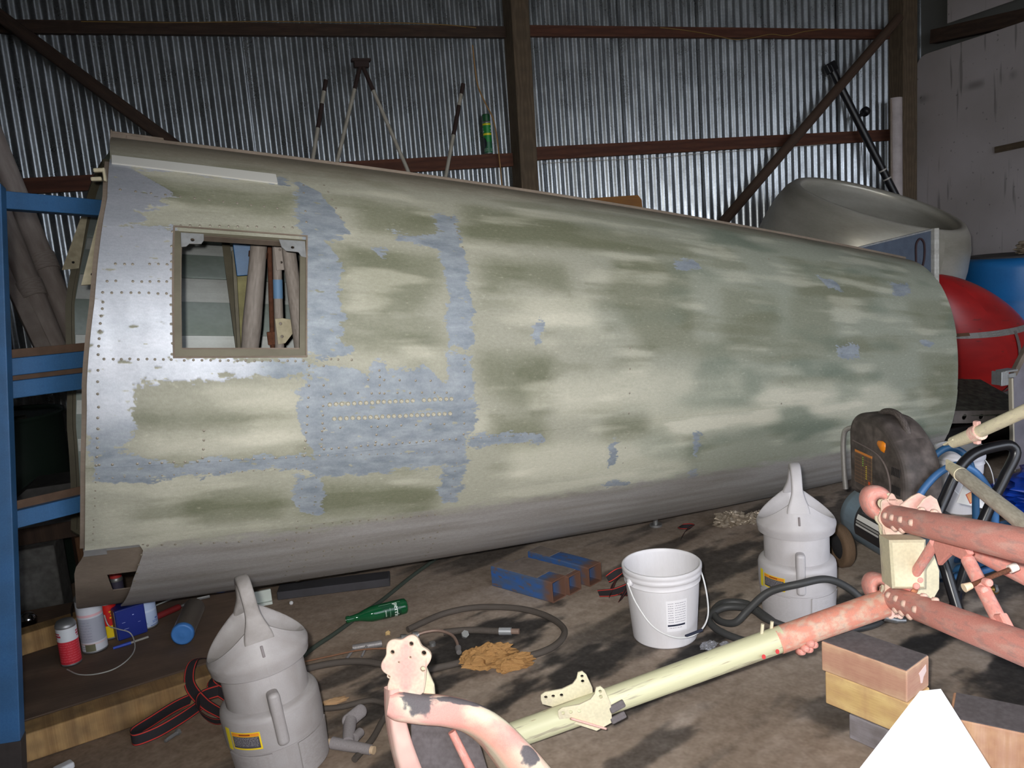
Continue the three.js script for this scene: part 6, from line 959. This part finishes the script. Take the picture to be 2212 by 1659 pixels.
sprayCan('green_spray_can', 'green and yellow spray can standing on the lower wall rail by the central post', [2.225, 2.143, -6.405], 0.034, 0.235, canPrint(256, 320, (g, w, h) => { g.fillStyle = '#1f8a3c'; g.fillRect(0, 0, w, h); g.fillStyle = '#e0d020'; g.fillRect(0, 6, w, 18); g.fillRect(0, 108, w, 22); g.fillStyle = '#2a6a48'; g.fillRect(0, 200, w, 120); g.fillStyle = '#20242c'; for (const x of [40, 168]) { g.beginPath(); g.ellipse(x + 30, 210, 34, 60, 0, 0, 7); g.fill(); } g.fillStyle = '#dfe8e0'; for (const x of [0, 128]) { g.fillRect(x + 20, 52, 50, 10); g.fillRect(x + 30, 68, 40, 8); g.fillRect(x + 20, 84, 60, 12); } scribble(g, 10, 270, 230, 3, 12, '#b8ccbc', 4); }), 0.075, std({ color: css(28, 84, 44), roughness: 0.4 }), 0);
single('yellow_wire', 'thin yellow wire hanging down the wall beside the green spray can', 'wire', tube([[2.16, 2.98, -6.40], [2.165, 2.80, -6.40], [2.18, 2.66, -6.40], [2.23, 2.52, -6.385], [2.265, 2.42, -6.36], [2.29, 2.28, -6.365], [2.30, 2.05, -6.37], [2.31, 1.85, -6.37], [2.35, 1.70, -6.36], [2.38, 1.55, -6.36]], 0.006, 80, 6), std({ color: css(160, 122, 76), roughness: 0.7 }));
single('yellow_wire', 'thin yellow wire sagging in loops from the upper rail right of the post', 'wire', tube([[3.85, 3.14, -6.395], [4.1, 3.12, -6.39], [4.4, 3.08, -6.385], [4.6, 3.05, -6.385], [4.8, 3.07, -6.385], [4.98, 3.10, -6.385], [5.15, 3.09, -6.385], [5.35, 3.13, -6.385], [5.6, 3.16, -6.39]], 0.004, 80, 6), std({ color: css(140, 110, 60), roughness: 0.7 }));
single('yellow_wire', 'thin yellow wire lying along the upper rail left of the post', 'wire', tube([[-0.6, 3.10, -6.40], [0.0, 3.106, -6.40], [0.6, 3.125, -6.40], [1.1, 3.13, -6.40], [1.6, 3.135, -6.40], [2.0, 3.125, -6.40], [2.2, 3.11, -6.40]], 0.004, 60, 6), std({ color: css(140, 110, 60), roughness: 0.7 }));
single('fence_wire', 'thin pale wire running under the lower rail right of the post', 'wire', tube([[2.68, 2.055, -6.395], [3.2, 2.06, -6.395], [3.7, 2.062, -6.395], [4.2, 2.085, -6.395], [4.7, 2.10, -6.395], [5.2, 2.115, -6.395], [5.6, 2.13, -6.395]], 0.0025, 60, 6), std({ color: css(170, 160, 146), roughness: 0.5 }));
// repeats share a group
const GROUPS = { girt_rail: 'timber rails of the shed walls', timber_post: 'timber posts of the back wall', diagonal_brace: 'diagonal braces of the back wall', spray_can: 'spray cans on the low platform', tube_strut: 'thick grey tubes inside the hatch', grey_pipe: 'grey plastic pipes in the corner', dark_rod: 'black rods leaning in the corner',
  timber_beam: 'squared timbers on the floor', timber_block: 'timber blocks used as packing', drain_jug: 'grey plastic drain jugs', steel_tube: 'square steel tubes on the floor', rubber_hose: 'dusty rubber hoses on the floor', ratchet_strap: 'black and red webbing straps', yellow_wire: 'thin yellow wires on the wall', wood_chip: 'wood chips on the floor', steel_nut: 'steel nuts on the floor' };
for (const o of scene.children) { const k = o.name.replace(/_\d{3}$/, ''); if (o.userData.category && GROUPS[k]) o.userData.group = GROUPS[k]; }
renderer.render(scene, camera);
